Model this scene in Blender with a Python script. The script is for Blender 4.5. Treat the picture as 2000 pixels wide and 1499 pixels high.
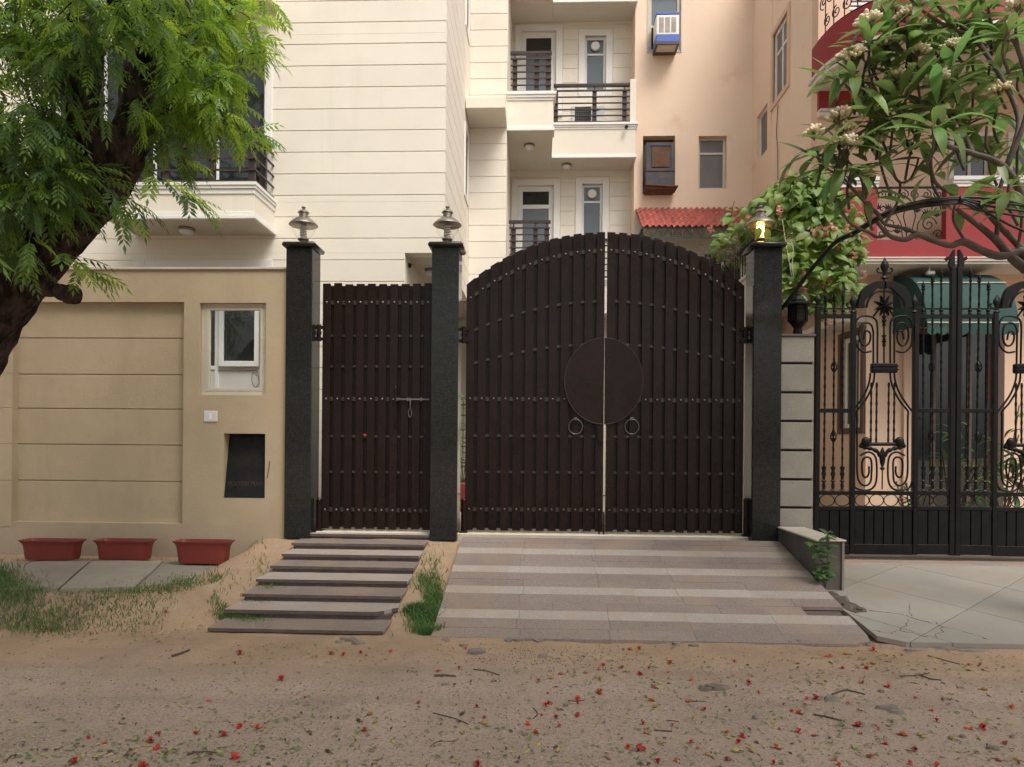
import bpy, math, random
from mathutils import Vector, Matrix, noise

for _o in list(bpy.data.objects):
    bpy.data.objects.remove(_o, do_unlink=True)
SC = bpy.context.scene
COL = SC.collection
R = random.Random(11)

# ------------------------------------------------------------------ camera
# World: X to the right, Y away from the viewer, Z up; the gate posts' front is Y = 0, the gate sill is Z = 0.
F, CX, CY = 1320.0, 1000.0, 868.0
YAW, ROLL = math.atan(50 / 1320), 0.0083
CAM = Vector((0.0, -8.0, 1.09))
_r0 = Vector((math.cos(YAW), math.sin(YAW), 0)); A_ = Vector((-math.sin(YAW), math.cos(YAW), 0)); _u0 = Vector((0, 0, 1))
R_ = _r0 * math.cos(ROLL) + _u0 * math.sin(ROLL)
U_ = -_r0 * math.sin(ROLL) + _u0 * math.cos(ROLL)
camd = bpy.data.cameras.new('camera'); cam = bpy.data.objects.new('camera', camd); COL.objects.link(cam)
m3 = Matrix((R_, U_, -A_)).transposed()
cam.matrix_world = Matrix.Translation(CAM) @ m3.to_4x4()
camd.sensor_width = 36.0; camd.lens = F / 2000 * 36; camd.shift_y = (CY - 749.5) / 2000; camd.shift_x = 0
camd.clip_start = 0.05; camd.clip_end = 600
SC.camera = cam

# ------------------------------------------------------------------ sky, sun, exposure
SUN_DIR = Vector((0.38, -0.52, 1.0)).normalized()      # towards the sun
wd = bpy.data.worlds.new('World'); SC.world = wd; wd.use_nodes = True
wn = wd.node_tree.nodes; wl = wd.node_tree.links
for n in list(wn): wn.remove(n)
sky = wn.new('ShaderNodeTexSky'); sky.sky_type = 'NISHITA'; sky.sun_disc = False
sky.sun_elevation = math.asin(SUN_DIR.z); sky.sun_rotation = math.atan2(SUN_DIR.x, SUN_DIR.y)
sky.air_density = 1.0; sky.dust_density = 6.0; sky.ozone_density = 1.0
hsv = wn.new('ShaderNodeHueSaturation'); hsv.inputs['Saturation'].default_value = 0.30
bg = wn.new('ShaderNodeBackground'); bg.inputs['Strength'].default_value = 0.12
wo = wn.new('ShaderNodeOutputWorld')
wl.new(sky.outputs[0], hsv.inputs['Color']); wl.new(hsv.outputs[0], bg.inputs['Color']); wl.new(bg.outputs[0], wo.inputs['Surface'])
sd = bpy.data.lights.new('sun', 'SUN'); so = bpy.data.objects.new('sun', sd); COL.objects.link(so)
sd.energy = 1.5; sd.angle = math.radians(28); sd.color = (1.0, 0.93, 0.82)
so.rotation_euler = (-SUN_DIR).to_track_quat('-Z', 'Y').to_euler()
so.location = (6, -6, 14)
SC.view_settings.view_transform = 'Standard'; SC.view_settings.look = 'None'
SC.view_settings.exposure = 0.56; SC.view_settings.gamma = 1.0; SC.view_settings.use_curve_mapping = False
SC.render.engine = 'CYCLES'
SC.cycles.max_bounces = 5; SC.cycles.diffuse_bounces = 3; SC.cycles.glossy_bounces = 2; SC.cycles.transmission_bounces = 3; SC.cycles.transparent_max_bounces = 8
SC.render.resolution_x = 1024; SC.render.resolution_y = 767

def W(px, py, Y):
    """the point on the depth plane Y that stands at that place of the photograph (2000 x 1499)"""
    d = A_ + R_ * ((px - CX) / F) + U_ * ((CY - py) / F)
    return CAM + d * ((Y - CAM.y) / d.y)
def G(px, py, z):
    d = A_ + R_ * ((px - CX) / F) + U_ * ((CY - py) / F)
    return CAM + d * ((z - CAM.z) / d.z)
def WX(px, Y, py=868): return W(px, py, Y).x
def WZ(py, Y, px=1050): return W(px, py, Y).z

# ------------------------------------------------------------------ mesh helpers
class MB:
    def __init__(s): s.v = []; s.f = []; s.mi = []; s.m = 0
    def add(s, vs, fs):
        n = len(s.v); s.v.extend(tuple(v) for v in vs)
        for f in fs: s.f.append(tuple(i + n for i in f)); s.mi.append(s.m)
    def convex(s, vs, fs):
        vs = [Vector(v) for v in vs]; c = sum(vs, Vector()) / len(vs); out = []
        for f in fs:
            p = [vs[i] for i in f]; nn = Vector()
            for i in range(len(p)):
                nn += (p[i] - c).cross(p[(i + 1) % len(p)] - c)
            fc = sum(p, Vector()) / len(p)
            nn = (p[1] - p[0]).cross(p[2] - p[0])
            out.append(tuple(reversed(f)) if nn.dot(fc - c) < 0 else tuple(f))
        s.add(vs, out)
    def box(s, x0, x1, y0, y1, z0, z1, c=0.0):
        lo = (min(x0, x1), min(y0, y1), min(z0, z1)); hi = (max(x0, x1), max(y0, y1), max(z0, z1))
        c = min(c, *[(hi[i] - lo[i]) * .45 for i in range(3)])
        if c <= 0:
            vs = [(hi[0] if i & 1 else lo[0], hi[1] if i & 2 else lo[1], hi[2] if i & 4 else lo[2]) for i in range(8)]
            s.convex(vs, [(0, 1, 3, 2), (4, 5, 7, 6), (0, 1, 5, 4), (2, 3, 7, 6), (0, 2, 6, 4), (1, 3, 7, 5)]); return
        vs = []; idx = {}
        for k in range(8):
            sg = (k & 1, (k >> 1) & 1, (k >> 2) & 1)
            for ax in range(3):
                p = []
                for i in range(3):
                    e = hi[i] if sg[i] else lo[i]
                    p.append(e if i == ax else e + (-c if sg[i] else c))
                idx[(sg, ax)] = len(vs); vs.append(p)
        fs = []
        for ax in range(3):
            i, j = [q for q in range(3) if q != ax]
            for sv in (0, 1):
                f = []
                for a, b in ((0, 0), (1, 0), (1, 1), (0, 1)):
                    sg = [0, 0, 0]; sg[ax] = sv; sg[i] = a; sg[j] = b; f.append(idx[(tuple(sg), ax)])
                fs.append(f)
            for a in (0, 1):
                for b in (0, 1):
                    f = []
                    for kk, aa in ((0, i), (0, j), (1, j), (1, i)):
                        sg = [0, 0, 0]; sg[ax] = kk; sg[i] = a; sg[j] = b; f.append(idx[(tuple(sg), aa)])
                    fs.append(f)
        for k in range(8):
            sg = (k & 1, (k >> 1) & 1, (k >> 2) & 1); fs.append([idx[(sg, ax)] for ax in range(3)])
        s.convex(vs, fs)
    def quad(s, a, b, c, d): s.add([a, b, c, d], [(0, 1, 2, 3)])
    def tube(s, pts, rad, n=8, cap=True, twist=0.0, lump=0.0, square=False):
        pts = [Vector(p) for p in pts]; k = len(pts)
        if not hasattr(rad, '__len__'): rad = [rad] * k
        t = []
        for i in range(k):
            d = pts[min(i + 1, k - 1)] - pts[max(i - 1, 0)]
            t.append(d.normalized() if d.length > 1e-9 else Vector((0, 0, 1)))
        ref = Vector((0, 0, 1)) if abs(t[0].z) < .9 else Vector((1, 0, 0))
        nx = (ref - t[0] * ref.dot(t[0])).normalized()
        vs = []
        for i in range(k):
            nx = (nx - t[i] * nx.dot(t[i])); nx = nx.normalized() if nx.length > 1e-6 else t[i].orthogonal().normalized()
            ny = t[i].cross(nx)
            for j in range(n):
                an = 2 * math.pi * (j + (.5 if square else 0)) / n + twist * i
                rr = rad[i] * (1.4142 if square else 1)
                p = pts[i] + (nx * math.cos(an) + ny * math.sin(an)) * rr
                if lump:
                    q = noise.noise(p * 7) * .55 + noise.noise(p * 17) * .35 + abs(noise.noise(Vector((p.x * 24, p.y * 24, p.z * 6)))) * -.55
                    p = p + (p - pts[i]) * q * lump
                vs.append(p)
        fs = []
        for i in range(k - 1):
            for j in range(n):
                a = i * n + j; b = i * n + (j + 1) % n
                fs.append((a, b, b + n, a + n))
        if cap:
            fs.append(tuple(range(n - 1, -1, -1))); fs.append(tuple(range((k - 1) * n, k * n)))
        s.add(vs, fs)
    def lathe(s, prof, c, n=20, sx=1.0, sy=1.0):
        vs = []; fs = []
        for r, z in prof:
            for j in range(n):
                a = 2 * math.pi * j / n
                vs.append((c[0] + r * sx * math.cos(a), c[1] + r * sy * math.sin(a), c[2] + z))
        for i in range(len(prof) - 1):
            for j in range(n):
                a = i * n + j; b = i * n + (j + 1) % n
                fs.append((a, b, b + n, a + n))
        if prof[0][0] > 1e-4: fs.append(tuple(range(n - 1, -1, -1)))
        if prof[-1][0] > 1e-4: fs.append(tuple(range((len(prof) - 1) * n, len(prof) * n)))
        s.add(vs, fs)
    def prism(s, poly, y0, y1):
        """polygon of (x, z) points extruded from y0 to y1"""
        n = len(poly); ar = sum(poly[i][0] * poly[(i + 1) % n][1] - poly[(i + 1) % n][0] * poly[i][1] for i in range(n))
        if ar < 0: poly = poly[::-1]
        vs = [(x, y0, z) for x, z in poly] + [(x, y1, z) for x, z in poly]
        fs = [tuple(range(n)), tuple(range(2 * n - 1, n - 1, -1))]
        for i in range(n): fs.append((i, i + n, (i + 1) % n + n, (i + 1) % n))
        s.add(vs, fs)
    def slab(s, poly, t):
        """polygon of 3-D points (seen from above) extruded down by t"""
        poly = [Vector(p) for p in poly]; n = len(poly)
        ar = sum(poly[i].x * poly[(i + 1) % n].y - poly[(i + 1) % n].x * poly[i].y for i in range(n))
        if ar < 0: poly = poly[::-1]
        vs = poly + [p - Vector((0, 0, t)) for p in poly]
        fs = [tuple(range(n)), tuple(range(2 * n - 1, n - 1, -1))]
        for i in range(n): fs.append((i, i + n, (i + 1) % n + n, (i + 1) % n))
        s.add(vs, fs)

def root_loc(o):
    while o.parent: o = o.parent
    return o.location.copy()
def mesh_of(mb, name, mats, off=Vector((0, 0, 0)), smooth=False, sharp=0.7):
    me = bpy.data.meshes.new(name)
    me.from_pydata([(v[0] - off[0], v[1] - off[1], v[2] - off[2]) for v in mb.v], [], mb.f)
    if not isinstance(mats, (list, tuple)): mats = [mats]
    for m in mats: me.materials.append(m)
    if len(mats) > 1: me.polygons.foreach_set('material_index', mb.mi)
    if smooth:
        me.polygons.foreach_set('use_smooth', [True] * len(me.polygons))
        me.set_sharp_from_angle(angle=sharp)
    me.update()
    return me
def tag(o, label=None, cat=None, group=None, kind=None):
    if label: o['label'] = label
    if cat: o['category'] = cat
    if group: o['group'] = group
    if kind: o['kind'] = kind
    return o
def build(mb, name, mats, parent=None, smooth=False, sharp=0.7, label=None, cat=None, group=None, kind=None):
    if parent is not None: off = root_loc(parent)
    else:
        xs = [v[0] for v in mb.v]; ys = [v[1] for v in mb.v]; zs = [v[2] for v in mb.v]
        off = Vector(((min(xs) + max(xs)) / 2, (min(ys) + max(ys)) / 2, min(zs)))
    o = bpy.data.objects.new(name, mesh_of(mb, name, mats, off, smooth, sharp)); COL.objects.link(o)
    if parent is not None: o.parent = parent
    else: o.location = off
    return tag(o, label, cat, group, kind)
def thing(name, label, cat, loc, group=None, kind=None):
    o = bpy.data.objects.new(name, None); COL.objects.link(o); o.location = Vector(loc); o.empty_display_size = .2
    return tag(o, label, cat, group, kind)
def inst(me, name, parent=None, loc=(0, 0, 0), rot=None, scale=(1, 1, 1), quat=None):
    o = bpy.data.objects.new(name, me); COL.objects.link(o)
    if parent is not None:
        o.parent = parent; o.location = Vector(loc) - root_loc(parent)
    else: o.location = loc
    if quat is not None: o.rotation_mode = 'QUATERNION'; o.rotation_quaternion = quat
    elif rot is not None: o.rotation_euler = rot
    o.scale = scale if hasattr(scale, '__len__') else (scale,) * 3
    return o
def copy_tree(o, parent=None):
    c = o.copy(); COL.objects.link(c); c.parent = parent
    for ch in list(o.children): copy_tree(ch, c)
    return c
def crom(pts, n=6):
    pts = [Vector(p) for p in pts]; out = []
    for i in range(len(pts) - 1):
        p0 = pts[max(i - 1, 0)]; p1 = pts[i]; p2 = pts[i + 1]; p3 = pts[min(i + 2, len(pts) - 1)]
        for k in range(n):
            t = k / n
            out.append(.5 * ((2 * p1) + (p2 - p0) * t + (2 * p0 - 5 * p1 + 4 * p2 - p3) * t * t + (3 * p1 - p0 - 3 * p2 + p3) * t ** 3))
    out.append(pts[-1]); return out

# ------------------------------------------------------------------ materials
def _nt(name):
    m = bpy.data.materials.new(name); m.use_nodes = True; nt = m.node_tree
    b = nt.nodes['Principled BSDF']; return m, nt, b
def _noise(nt, scale, detail=5, rough=.55, stretch=None, pos='world'):
    if pos == 'world':
        g = nt.nodes.new('ShaderNodeNewGeometry'); src = g.outputs['Position']
    else:
        g = nt.nodes.new('ShaderNodeTexCoord'); src = g.outputs['Object']
    if stretch:
        mp = nt.nodes.new('ShaderNodeMapping'); mp.inputs['Scale'].default_value = stretch
        nt.links.new(src, mp.inputs['Vector']); src = mp.outputs[0]
    n = nt.nodes.new('ShaderNodeTexNoise'); n.inputs['Scale'].default_value = scale
    n.inputs['Detail'].default_value = detail; n.inputs['Roughness'].default_value = rough
    nt.links.new(src, n.inputs['Vector']); return n.outputs['Fac']
def _range(nt, src, a, b, c=0.0, d=1.0):
    r = nt.nodes.new('ShaderNodeMapRange'); r.inputs[1].default_value = a; r.inputs[2].default_value = b
    r.inputs[3].default_value = c; r.inputs[4].default_value = d; nt.links.new(src, r.inputs[0]); return r.outputs[0]
def _mix(nt, fac, a, b, mode='MIX'):
    x = nt.nodes.new('ShaderNodeMix'); x.data_type = 'RGBA'; x.blend_type = mode
    for sock, v in ((x.inputs[0], fac), (x.inputs[6], a), (x.inputs[7], b)):
        if hasattr(v, 'default_value') or hasattr(v, 'links'): nt.links.new(v, sock)
        elif hasattr(v, '__len__'): sock.default_value = (*v[:3], 1)
        else: sock.default_value = v
    return x.outputs[2]
def _bump(nt, b, h, strength, dist=.01):
    n = nt.nodes.new('ShaderNodeBump'); n.inputs['Strength'].default_value = strength; n.inputs['Distance'].default_value = dist
    nt.links.new(h, n.inputs['Height']); nt.links.new(n.outputs[0], b.inputs['Normal'])
def _vary(nt, col, amt, hue=0.0):
    oi = nt.nodes.new('ShaderNodeObjectInfo'); h = nt.nodes.new('ShaderNodeHueSaturation')
    nt.links.new(_range(nt, oi.outputs['Random'], 0, 1, 1 - amt, 1 + amt), h.inputs['Value'])
    if hue:
        ml = nt.nodes.new('ShaderNodeMath'); ml.operation = 'MULTIPLY'; ml.inputs[1].default_value = 7.31
        fr = nt.nodes.new('ShaderNodeMath'); fr.operation = 'FRACT'
        nt.links.new(oi.outputs['Random'], ml.inputs[0]); nt.links.new(ml.outputs[0], fr.inputs[0])
        nt.links.new(_range(nt, fr.outputs[0], 0, 1, .5 - hue, .5 + hue), h.inputs['Hue'])
    nt.links.new(col, h.inputs['Color']); return h.outputs[0]
def mat(name, c1, c2=None, rough=.6, scale=3.0, lo=.35, hi=.65, bump=0.0, bscale=60, metal=0.0, spec=.5, stretch=None,
        speck=None, sscale=200, vary=0.0, hue=0.0, rvar=0.0, coat=0.0, stain=None, stscale=.9, stlo=.55, sthi=.75, ststretch=None, splash=None, bdist=.01):
    m, nt, b = _nt(name)
    col = _mix(nt, _range(nt, _noise(nt, scale, 6, .6, stretch), lo, hi), c1, c2 or tuple(x * .8 for x in c1))
    if speck:
        for i, (sc, a, bb, slo, shi) in enumerate(speck):
            col = _mix(nt, _range(nt, _noise(nt, sc, 3, .6), slo, shi, 0, a), col, bb)
    if stain: col = _mix(nt, _range(nt, _noise(nt, stscale, 8, .65, ststretch), stlo, sthi), col, stain)
    if splash:                                          # dried mud thrown up from the ground, ragged upper edge
        geo = nt.nodes.new('ShaderNodeNewGeometry'); sp = nt.nodes.new('ShaderNodeSeparateXYZ'); nt.links.new(geo.outputs['Position'], sp.inputs[0])
        ad = nt.nodes.new('ShaderNodeMath'); ad.operation = 'MULTIPLY_ADD'; ad.inputs[1].default_value = -.55; nt.links.new(_noise(nt, 2.2, 8, .7), ad.inputs[0]); nt.links.new(sp.outputs['Z'], ad.inputs[2])
        col = _mix(nt, _range(nt, ad.outputs[0], splash[2], splash[1], 0, .75), col, splash[0])
    if vary: col = _vary(nt, col, vary, hue)
    nt.links.new(col, b.inputs['Base Color'])
    b.inputs['Roughness'].default_value = rough; b.inputs['Metallic'].default_value = metal
    b.inputs['Specular IOR Level'].default_value = spec; b.inputs['Coat Weight'].default_value = coat
    if rvar: nt.links.new(_range(nt, _noise(nt, scale * 2.3, 5), .3, .7, rough - rvar, rough + rvar), b.inputs['Roughness'])
    if bump: _bump(nt, b, _noise(nt, bscale, 6, .6, stretch), bump, bdist)
    return m
def leafmat(name, c1, c2, trans=.35, rough=.45, vary=.25, hue=.02, tr=None):
    m, nt, b = _nt(name)
    col = _mix(nt, _range(nt, _noise(nt, 5, 4), .35, .65), c1, c2)
    col = _vary(nt, col, vary, hue)
    nt.links.new(col, b.inputs['Base Color']); b.inputs['Roughness'].default_value = rough
    t = nt.nodes.new('ShaderNodeBsdfTranslucent'); x = nt.nodes.new('ShaderNodeMixShader'); x.inputs[0].default_value = trans
    if tr: t.inputs['Color'].default_value = (*tr, 1)
    else: nt.links.new(col, t.inputs['Color'])
    nt.links.new(b.outputs[0], x.inputs[1]); nt.links.new(t.outputs[0], x.inputs[2])
    nt.links.new(x.outputs[0], nt.nodes['Material Output'].inputs['Surface']); return m
def glassmat(name, tint=(1, 1, 1), refl=.02):
    m, nt, b = _nt(name); nt.nodes.remove(b)
    tr = nt.nodes.new('ShaderNodeBsdfTransparent'); tr.inputs[0].default_value = (*tint, 1)
    gl = nt.nodes.new('ShaderNodeBsdfGlossy'); gl.inputs['Roughness'].default_value = .02
    lw = nt.nodes.new('ShaderNodeMath'); lw.operation = 'POWER'; lw.inputs[1].default_value = 4.0
    lf_ = nt.nodes.new('ShaderNodeLayerWeight'); lf_.inputs['Blend'].default_value = .5; nt.links.new(lf_.outputs['Facing'], lw.inputs[0])
    x = nt.nodes.new('ShaderNodeMixShader'); nt.links.new(_range(nt, lw.outputs[0], 0, 1, refl, .6), x.inputs[0])
    nt.links.new(tr.outputs[0], x.inputs[1]); nt.links.new(gl.outputs[0], x.inputs[2])
    nt.links.new(x.outputs[0], nt.nodes['Material Output'].inputs['Surface']); return m
def emat(name, col, st):
    m, nt, b = _nt(name); b.inputs['Base Color'].default_value = (*col, 1)
    b.inputs['Emission Color'].default_value = (*col, 1); b.inputs['Emission Strength'].default_value = st; m.cycles.emission_sampling = 'NONE'; return m

M = {}
M['cream'] = mat('cream_paint', (.79, .73, .63), (.745, .685, .585), .75, 1.2, bump=.12, bscale=45, vary=.02, speck=[(2.2, .35, (.70, .64, .54), .5, .85)], stain=(.60, .54, .44), stscale=2.6, stlo=.58, sthi=1.0, ststretch=(1, 1, .10))
M['cream_body'] = mat('cream_plaster', (.77, .71, .605), (.72, .66, .555), .8, 1.0, bump=.12, bscale=45, stain=(.60, .52, .40), stscale=.8, stlo=.6, sthi=.95)
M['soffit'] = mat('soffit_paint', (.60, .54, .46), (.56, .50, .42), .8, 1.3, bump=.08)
M['tanwall'] = mat('tan_wall_paint', (.47, .372, .25), (.425, .334, .222), .75, 1.4, bump=.3, bscale=35, speck=[(9, .25, (.36, .285, .19), .5, .8)], stain=(.335, .26, .17), stscale=1.5, stlo=.55, sthi=.95, ststretch=(1, 1, .3), splash=((.34, .272, .208), -.52, -.12))
M['white'] = mat('white_paint', (.80, .78, .74), (.75, .73, .69), .5, 2.5, bump=.04)
M['upvc'] = mat('white_frame_plastic', (.82, .82, .80), (.78, .78, .76), .35, 3)
M['peach'] = mat('peach_paint', (.83, .648, .50), (.79, .608, .46), .8, .9, bump=.2, bscale=30, stain=(.66, .43, .27), stscale=1.1, stlo=.585, sthi=.85)
M['peach2'] = mat('peach_house_paint', (.70, .50, .36), (.66, .46, .33), .8, 1.1, bump=.15, bscale=30)
M['red'] = mat('red_paint', (.30, .018, .021), (.265, .016, .019), .6, 1.6, bump=.2, bscale=50, stain=(.24, .02, .022), stscale=1.5, stlo=.6, sthi=.9)
M['moulding'] = mat('pale_moulding', (.70, .66, .58), (.62, .58, .50), .6, 3)
M['brownrail'] = mat('brown_rail_paint', (.050, .032, .030), (.040, .026, .025), .4, 4, spec=.35)
M['granite'] = mat('black_granite', (.0225, .0235, .022), (.0155, .0165, .0155), .12, 14, speck=[(60, .6, (.078, .079, .073), .53, .74), (35, .6, (.045, .026, .02), .58, .78)], rvar=.05, spec=.22)
M['gate'] = mat('brown_gate_paint', (.0165, .0088, .0072), (.012, .0066, .0055), .29, 3, bump=.07, bscale=14, vary=.12, rvar=.09, spec=.24, stain=(.022, .0155, .0125), stscale=2.2, stlo=.55, sthi=.85, ststretch=(1, 1, .3))
M['gate_shade'] = mat('brown_gate_shaded_paint', (.0135, .0075, .0062), (.011, .006, .005), .40, 3, vary=.1, spec=.25)  # gate paint darkened to put in the shade behind the front slats
M['gatesteel'] = mat('worn_gate_steel', (.20, .175, .165), (.12, .10, .095), .32, 6, metal=.55)
M['gatebar_glint'] = mat('gate_bar_highlight', (.045, .034, .030), (.032, .024, .021), .30, 6, spec=.5)  # gate paint made lighter, standing in for highlights on bars and boss rim
M['gaterivet'] = mat('gate_rivet_paint', (.11, .092, .085), (.08, .066, .06), .3, 6, metal=.4)
M['iron'] = mat('black_iron_paint', (.0045, .0045, .0045), (.009, .009, .0085), .42, 9, bump=.15, bscale=80, spec=.2)
M['stonelight'] = mat('grey_granite', (.375, .325, .288), (.325, .277, .245), .65, 2.2, speck=[(80, .6, (.24, .20, .185), .54, .68), (60, .5, (.66, .61, .57), .57, .72)], vary=.045, stain=(.36, .26, .185), stscale=1.6, stlo=.48, sthi=.8)
M['stonedark'] = mat('brown_granite', (.262, .211, .186), (.215, .17, .151), .6, 2.0, speck=[(80, .65, (.08, .062, .06), .53, .66), (60, .5, (.38, .305, .275), .56, .72)], vary=.05, stain=(.30, .212, .15), stscale=1.5, stlo=.48, sthi=.78)
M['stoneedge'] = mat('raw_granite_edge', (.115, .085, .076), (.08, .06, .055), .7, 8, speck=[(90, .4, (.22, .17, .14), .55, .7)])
M['sill'] = mat('pale_sill_stone', (.60, .53, .43), (.52, .45, .36), .6, 4, speck=[(160, .3, (.4, .34, .28), .55, .7)])
M['blockstone'] = mat('grey_flamed_granite', (.30, .275, .235), (.25, .23, .195), .8, 4, bump=.5, bscale=140, speck=[(150, .6, (.16, .145, .13), .53, .66), (110, .5, (.52, .48, .42), .58, .72)], vary=.05)
M['neighbourtile'] = mat('grey_sandstone', (.315, .29, .255), (.265, .243, .213), .6, 1.6, bump=.1, vary=.06, speck=[(70, .35, (.22, .20, .18), .55, .7)], stain=(.28, .22, .16), stscale=1.2, stlo=.52, sthi=.85)
M['pavement'] = mat('pavement_stone', (.30, .268, .222), (.245, .215, .178), .8, 2.5, bump=.25, bscale=40, vary=.08, stain=(.30, .225, .14), stscale=1.4, stlo=.5, sthi=.75)
M['concrete'] = mat('rough_concrete', (.30, .27, .22), (.21, .185, .15), .85, 5, bump=.5, bscale=60)
M['coping'] = mat('coping_stone', (.52, .46, .38), (.44, .39, .32), .65, 4, bump=.1)
M['terracotta'] = mat('terracotta_plastic', (.225, .034, .024), (.19, .030, .021), .5, 5, vary=.05, stain=(.20, .06, .04), stscale=4, stlo=.6, sthi=.9)
M['tile'] = mat('clay_roof_tile', (.42, .10, .075), (.33, .075, .06), .7, 5, bump=.3, bscale=50, vary=.2, stain=(.22, .08, .06), stscale=3, stlo=.55, sthi=.8)
M['greenmetal'] = mat('green_metal', (.04, .07, .05), (.03, .05, .04), .5, 6)
M['awning'] = mat('green_canvas', (.013, .058, .050), (.011, .048, .042), .8, 3, bump=.2, bscale=20, stain=(.05, .12, .10), stscale=2, stlo=.55, sthi=.8)
M['awningpipe'] = mat('pale_piping', (.55, .52, .42), None, .7)
M['bark'] = mat('neem_bark', (.088, .064, .052), (.022, .016, .013), .95, 12, .42, .58, bump=1.0, bscale=26, stretch=(1, 1, .35), spec=.1, bdist=.06)
M['fbark'] = mat('frangipani_bark', (.13, .10, .08), (.075, .058, .046), .75, 9, bump=.35, bscale=40)
M['wood'] = mat('dark_brown_wood', (.10, .055, .04), (.07, .04, .03), .55, 4, stretch=(1, 1, .15))
M['steel'] = mat('aged_nickel', (.36, .315, .265), (.24, .21, .175), .36, 8, metal=.85)
M['glassdark'] = mat('dark_window_glass', (.018, .022, .024), (.012, .015, .016), .04, 1, spec=.7)
M['glassgrey'] = mat('grey_frosted_glass', (.14, .165, .185), (.115, .14, .155), .22, 1.5)
M['glassmesh'] = mat('dusty_mesh_glass', (.16, .15, .15), (.13, .12, .12), .35, 3)
M['clear'] = glassmat('clear_glass')
M['window'] = glassmat('window_glass', (.97, .98, .97), .03)
M['amber'] = glassmat('glow_tinted_glass', (.95, .80, .38), .07)  # the lit bulb's yellow glow is put into the bowl's tint
M['black'] = mat('black_rubber', (.010, .010, .010), (.014, .014, .014), .45, 5)
M['dark'] = mat('dark_void', (.008, .007, .006), (.012, .01, .009), .9, 5)
M['plate'] = mat('switch_plastic', (.70, .68, .66), (.66, .64, .62), .35, 5)
M['blue'] = mat('blue_plastic', (.06, .13, .50), (.055, .12, .45), .4, 5)
M['cooler'] = mat('grey_blue_sheet', (.055, .06, .07), (.035, .037, .042), .55, 7, stain=(.14, .06, .03), stscale=6, stlo=.52, sthi=.7)
M['rustwood'] = mat('rusty_pad', (.16, .085, .05), (.10, .05, .03), .9, 9, bump=.6, bscale=90)
M['soil'] = mat('soil', (.12, .08, .05), (.08, .055, .035), .95, 9, bump=.6, bscale=60)
M['letter'] = mat('engraved_letter', (.055, .026, .021), (.042, .021, .018), .7, 9)
M['plategranite'] = mat('plain_black_granite', (.016, .0165, .015), (.011, .0115, .0105), .3, 14, spec=.2, stain=(.03, .026, .022), stscale=5, stlo=.5, sthi=.8)
M['silver'] = mat('aluminium_frame', (.58, .53, .43), (.50, .46, .37), .5, 5, stain=(.42, .35, .25), stscale=6, stlo=.55, sthi=.8)
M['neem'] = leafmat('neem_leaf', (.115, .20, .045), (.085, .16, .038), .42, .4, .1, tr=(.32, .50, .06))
M['neem_lit'] = leafmat('neem_sunlit_leaf', (.22, .35, .05), (.17, .29, .045), .5, .4, .1, tr=(.55, .75, .07))  # neem leaf with sunlight painted in, for the bright side of the crown
M['neem_shade'] = leafmat('neem_shaded_leaf', (.06, .115, .032), (.042, .088, .027), .34, .38, .1, tr=(.16, .29, .04))  # neem leaf with shade painted in, for the dark side of the crown
M['frangi'] = leafmat('frangipani_leaf', (.225, .36, .10), (.16, .28, .08), .46, .36, .34, .025)
M['creeper'] = leafmat('creeper_leaf', (.21, .36, .075), (.15, .28, .06), .48, .45, .42, .03)
M['creeper2'] = leafmat('creeper_yellow_leaf', (.17, .22, .05), (.12, .18, .04), .35, .42, .25, .02)
M['potleaf'] = leafmat('pot_plant_leaf', (.09, .18, .05), (.06, .13, .04), .3, .4, .3, .02)
M['grass'] = leafmat('grass_blade', (.12, .23, .06), (.085, .175, .045), .35, .6, .1, .0)
M['grassdry'] = leafmat('dry_grass_blade', (.30, .24, .11), (.24, .20, .09), .25, .7, .1, .0)
M['petal'] = leafmat('cream_bud', (.86, .79, .60), (.80, .66, .42), .2, .5, .1, .01)
M['pink'] = leafmat('pink_flower', (.70, .26, .22), (.80, .45, .38), .3, .5, .25, .01)
M['redpetal'] = leafmat('red_petal', (.60, .040, .014), (.46, .024, .012), .2, .5, .35, .010)
M['orangebud'] = leafmat('orange_bud', (.40, .15, .03), (.30, .17, .04), .1, .5, .3, .03)
M['greenlitter'] = leafmat('fallen_green_leaf', (.20, .27, .09), (.14, .21, .06), .2, .6, .1)
M['yellowlitter'] = leafmat('fallen_yellow_leaf', (.48, .38, .10), (.38, .33, .12), .2, .6, .1)
M['brownlitter'] = leafmat('dry_brown_leaf', (.10, .06, .04), (.07, .045, .032), .1, .8, .1)
M['stick'] = mat('stick_bark', (.12, .075, .06), (.08, .05, .042), .85, 20)
M['stone'] = mat('street_stone', (.24, .20, .17), (.17, .145, .125), .9, 12, bump=.5, bscale=60, vary=.2)
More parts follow.
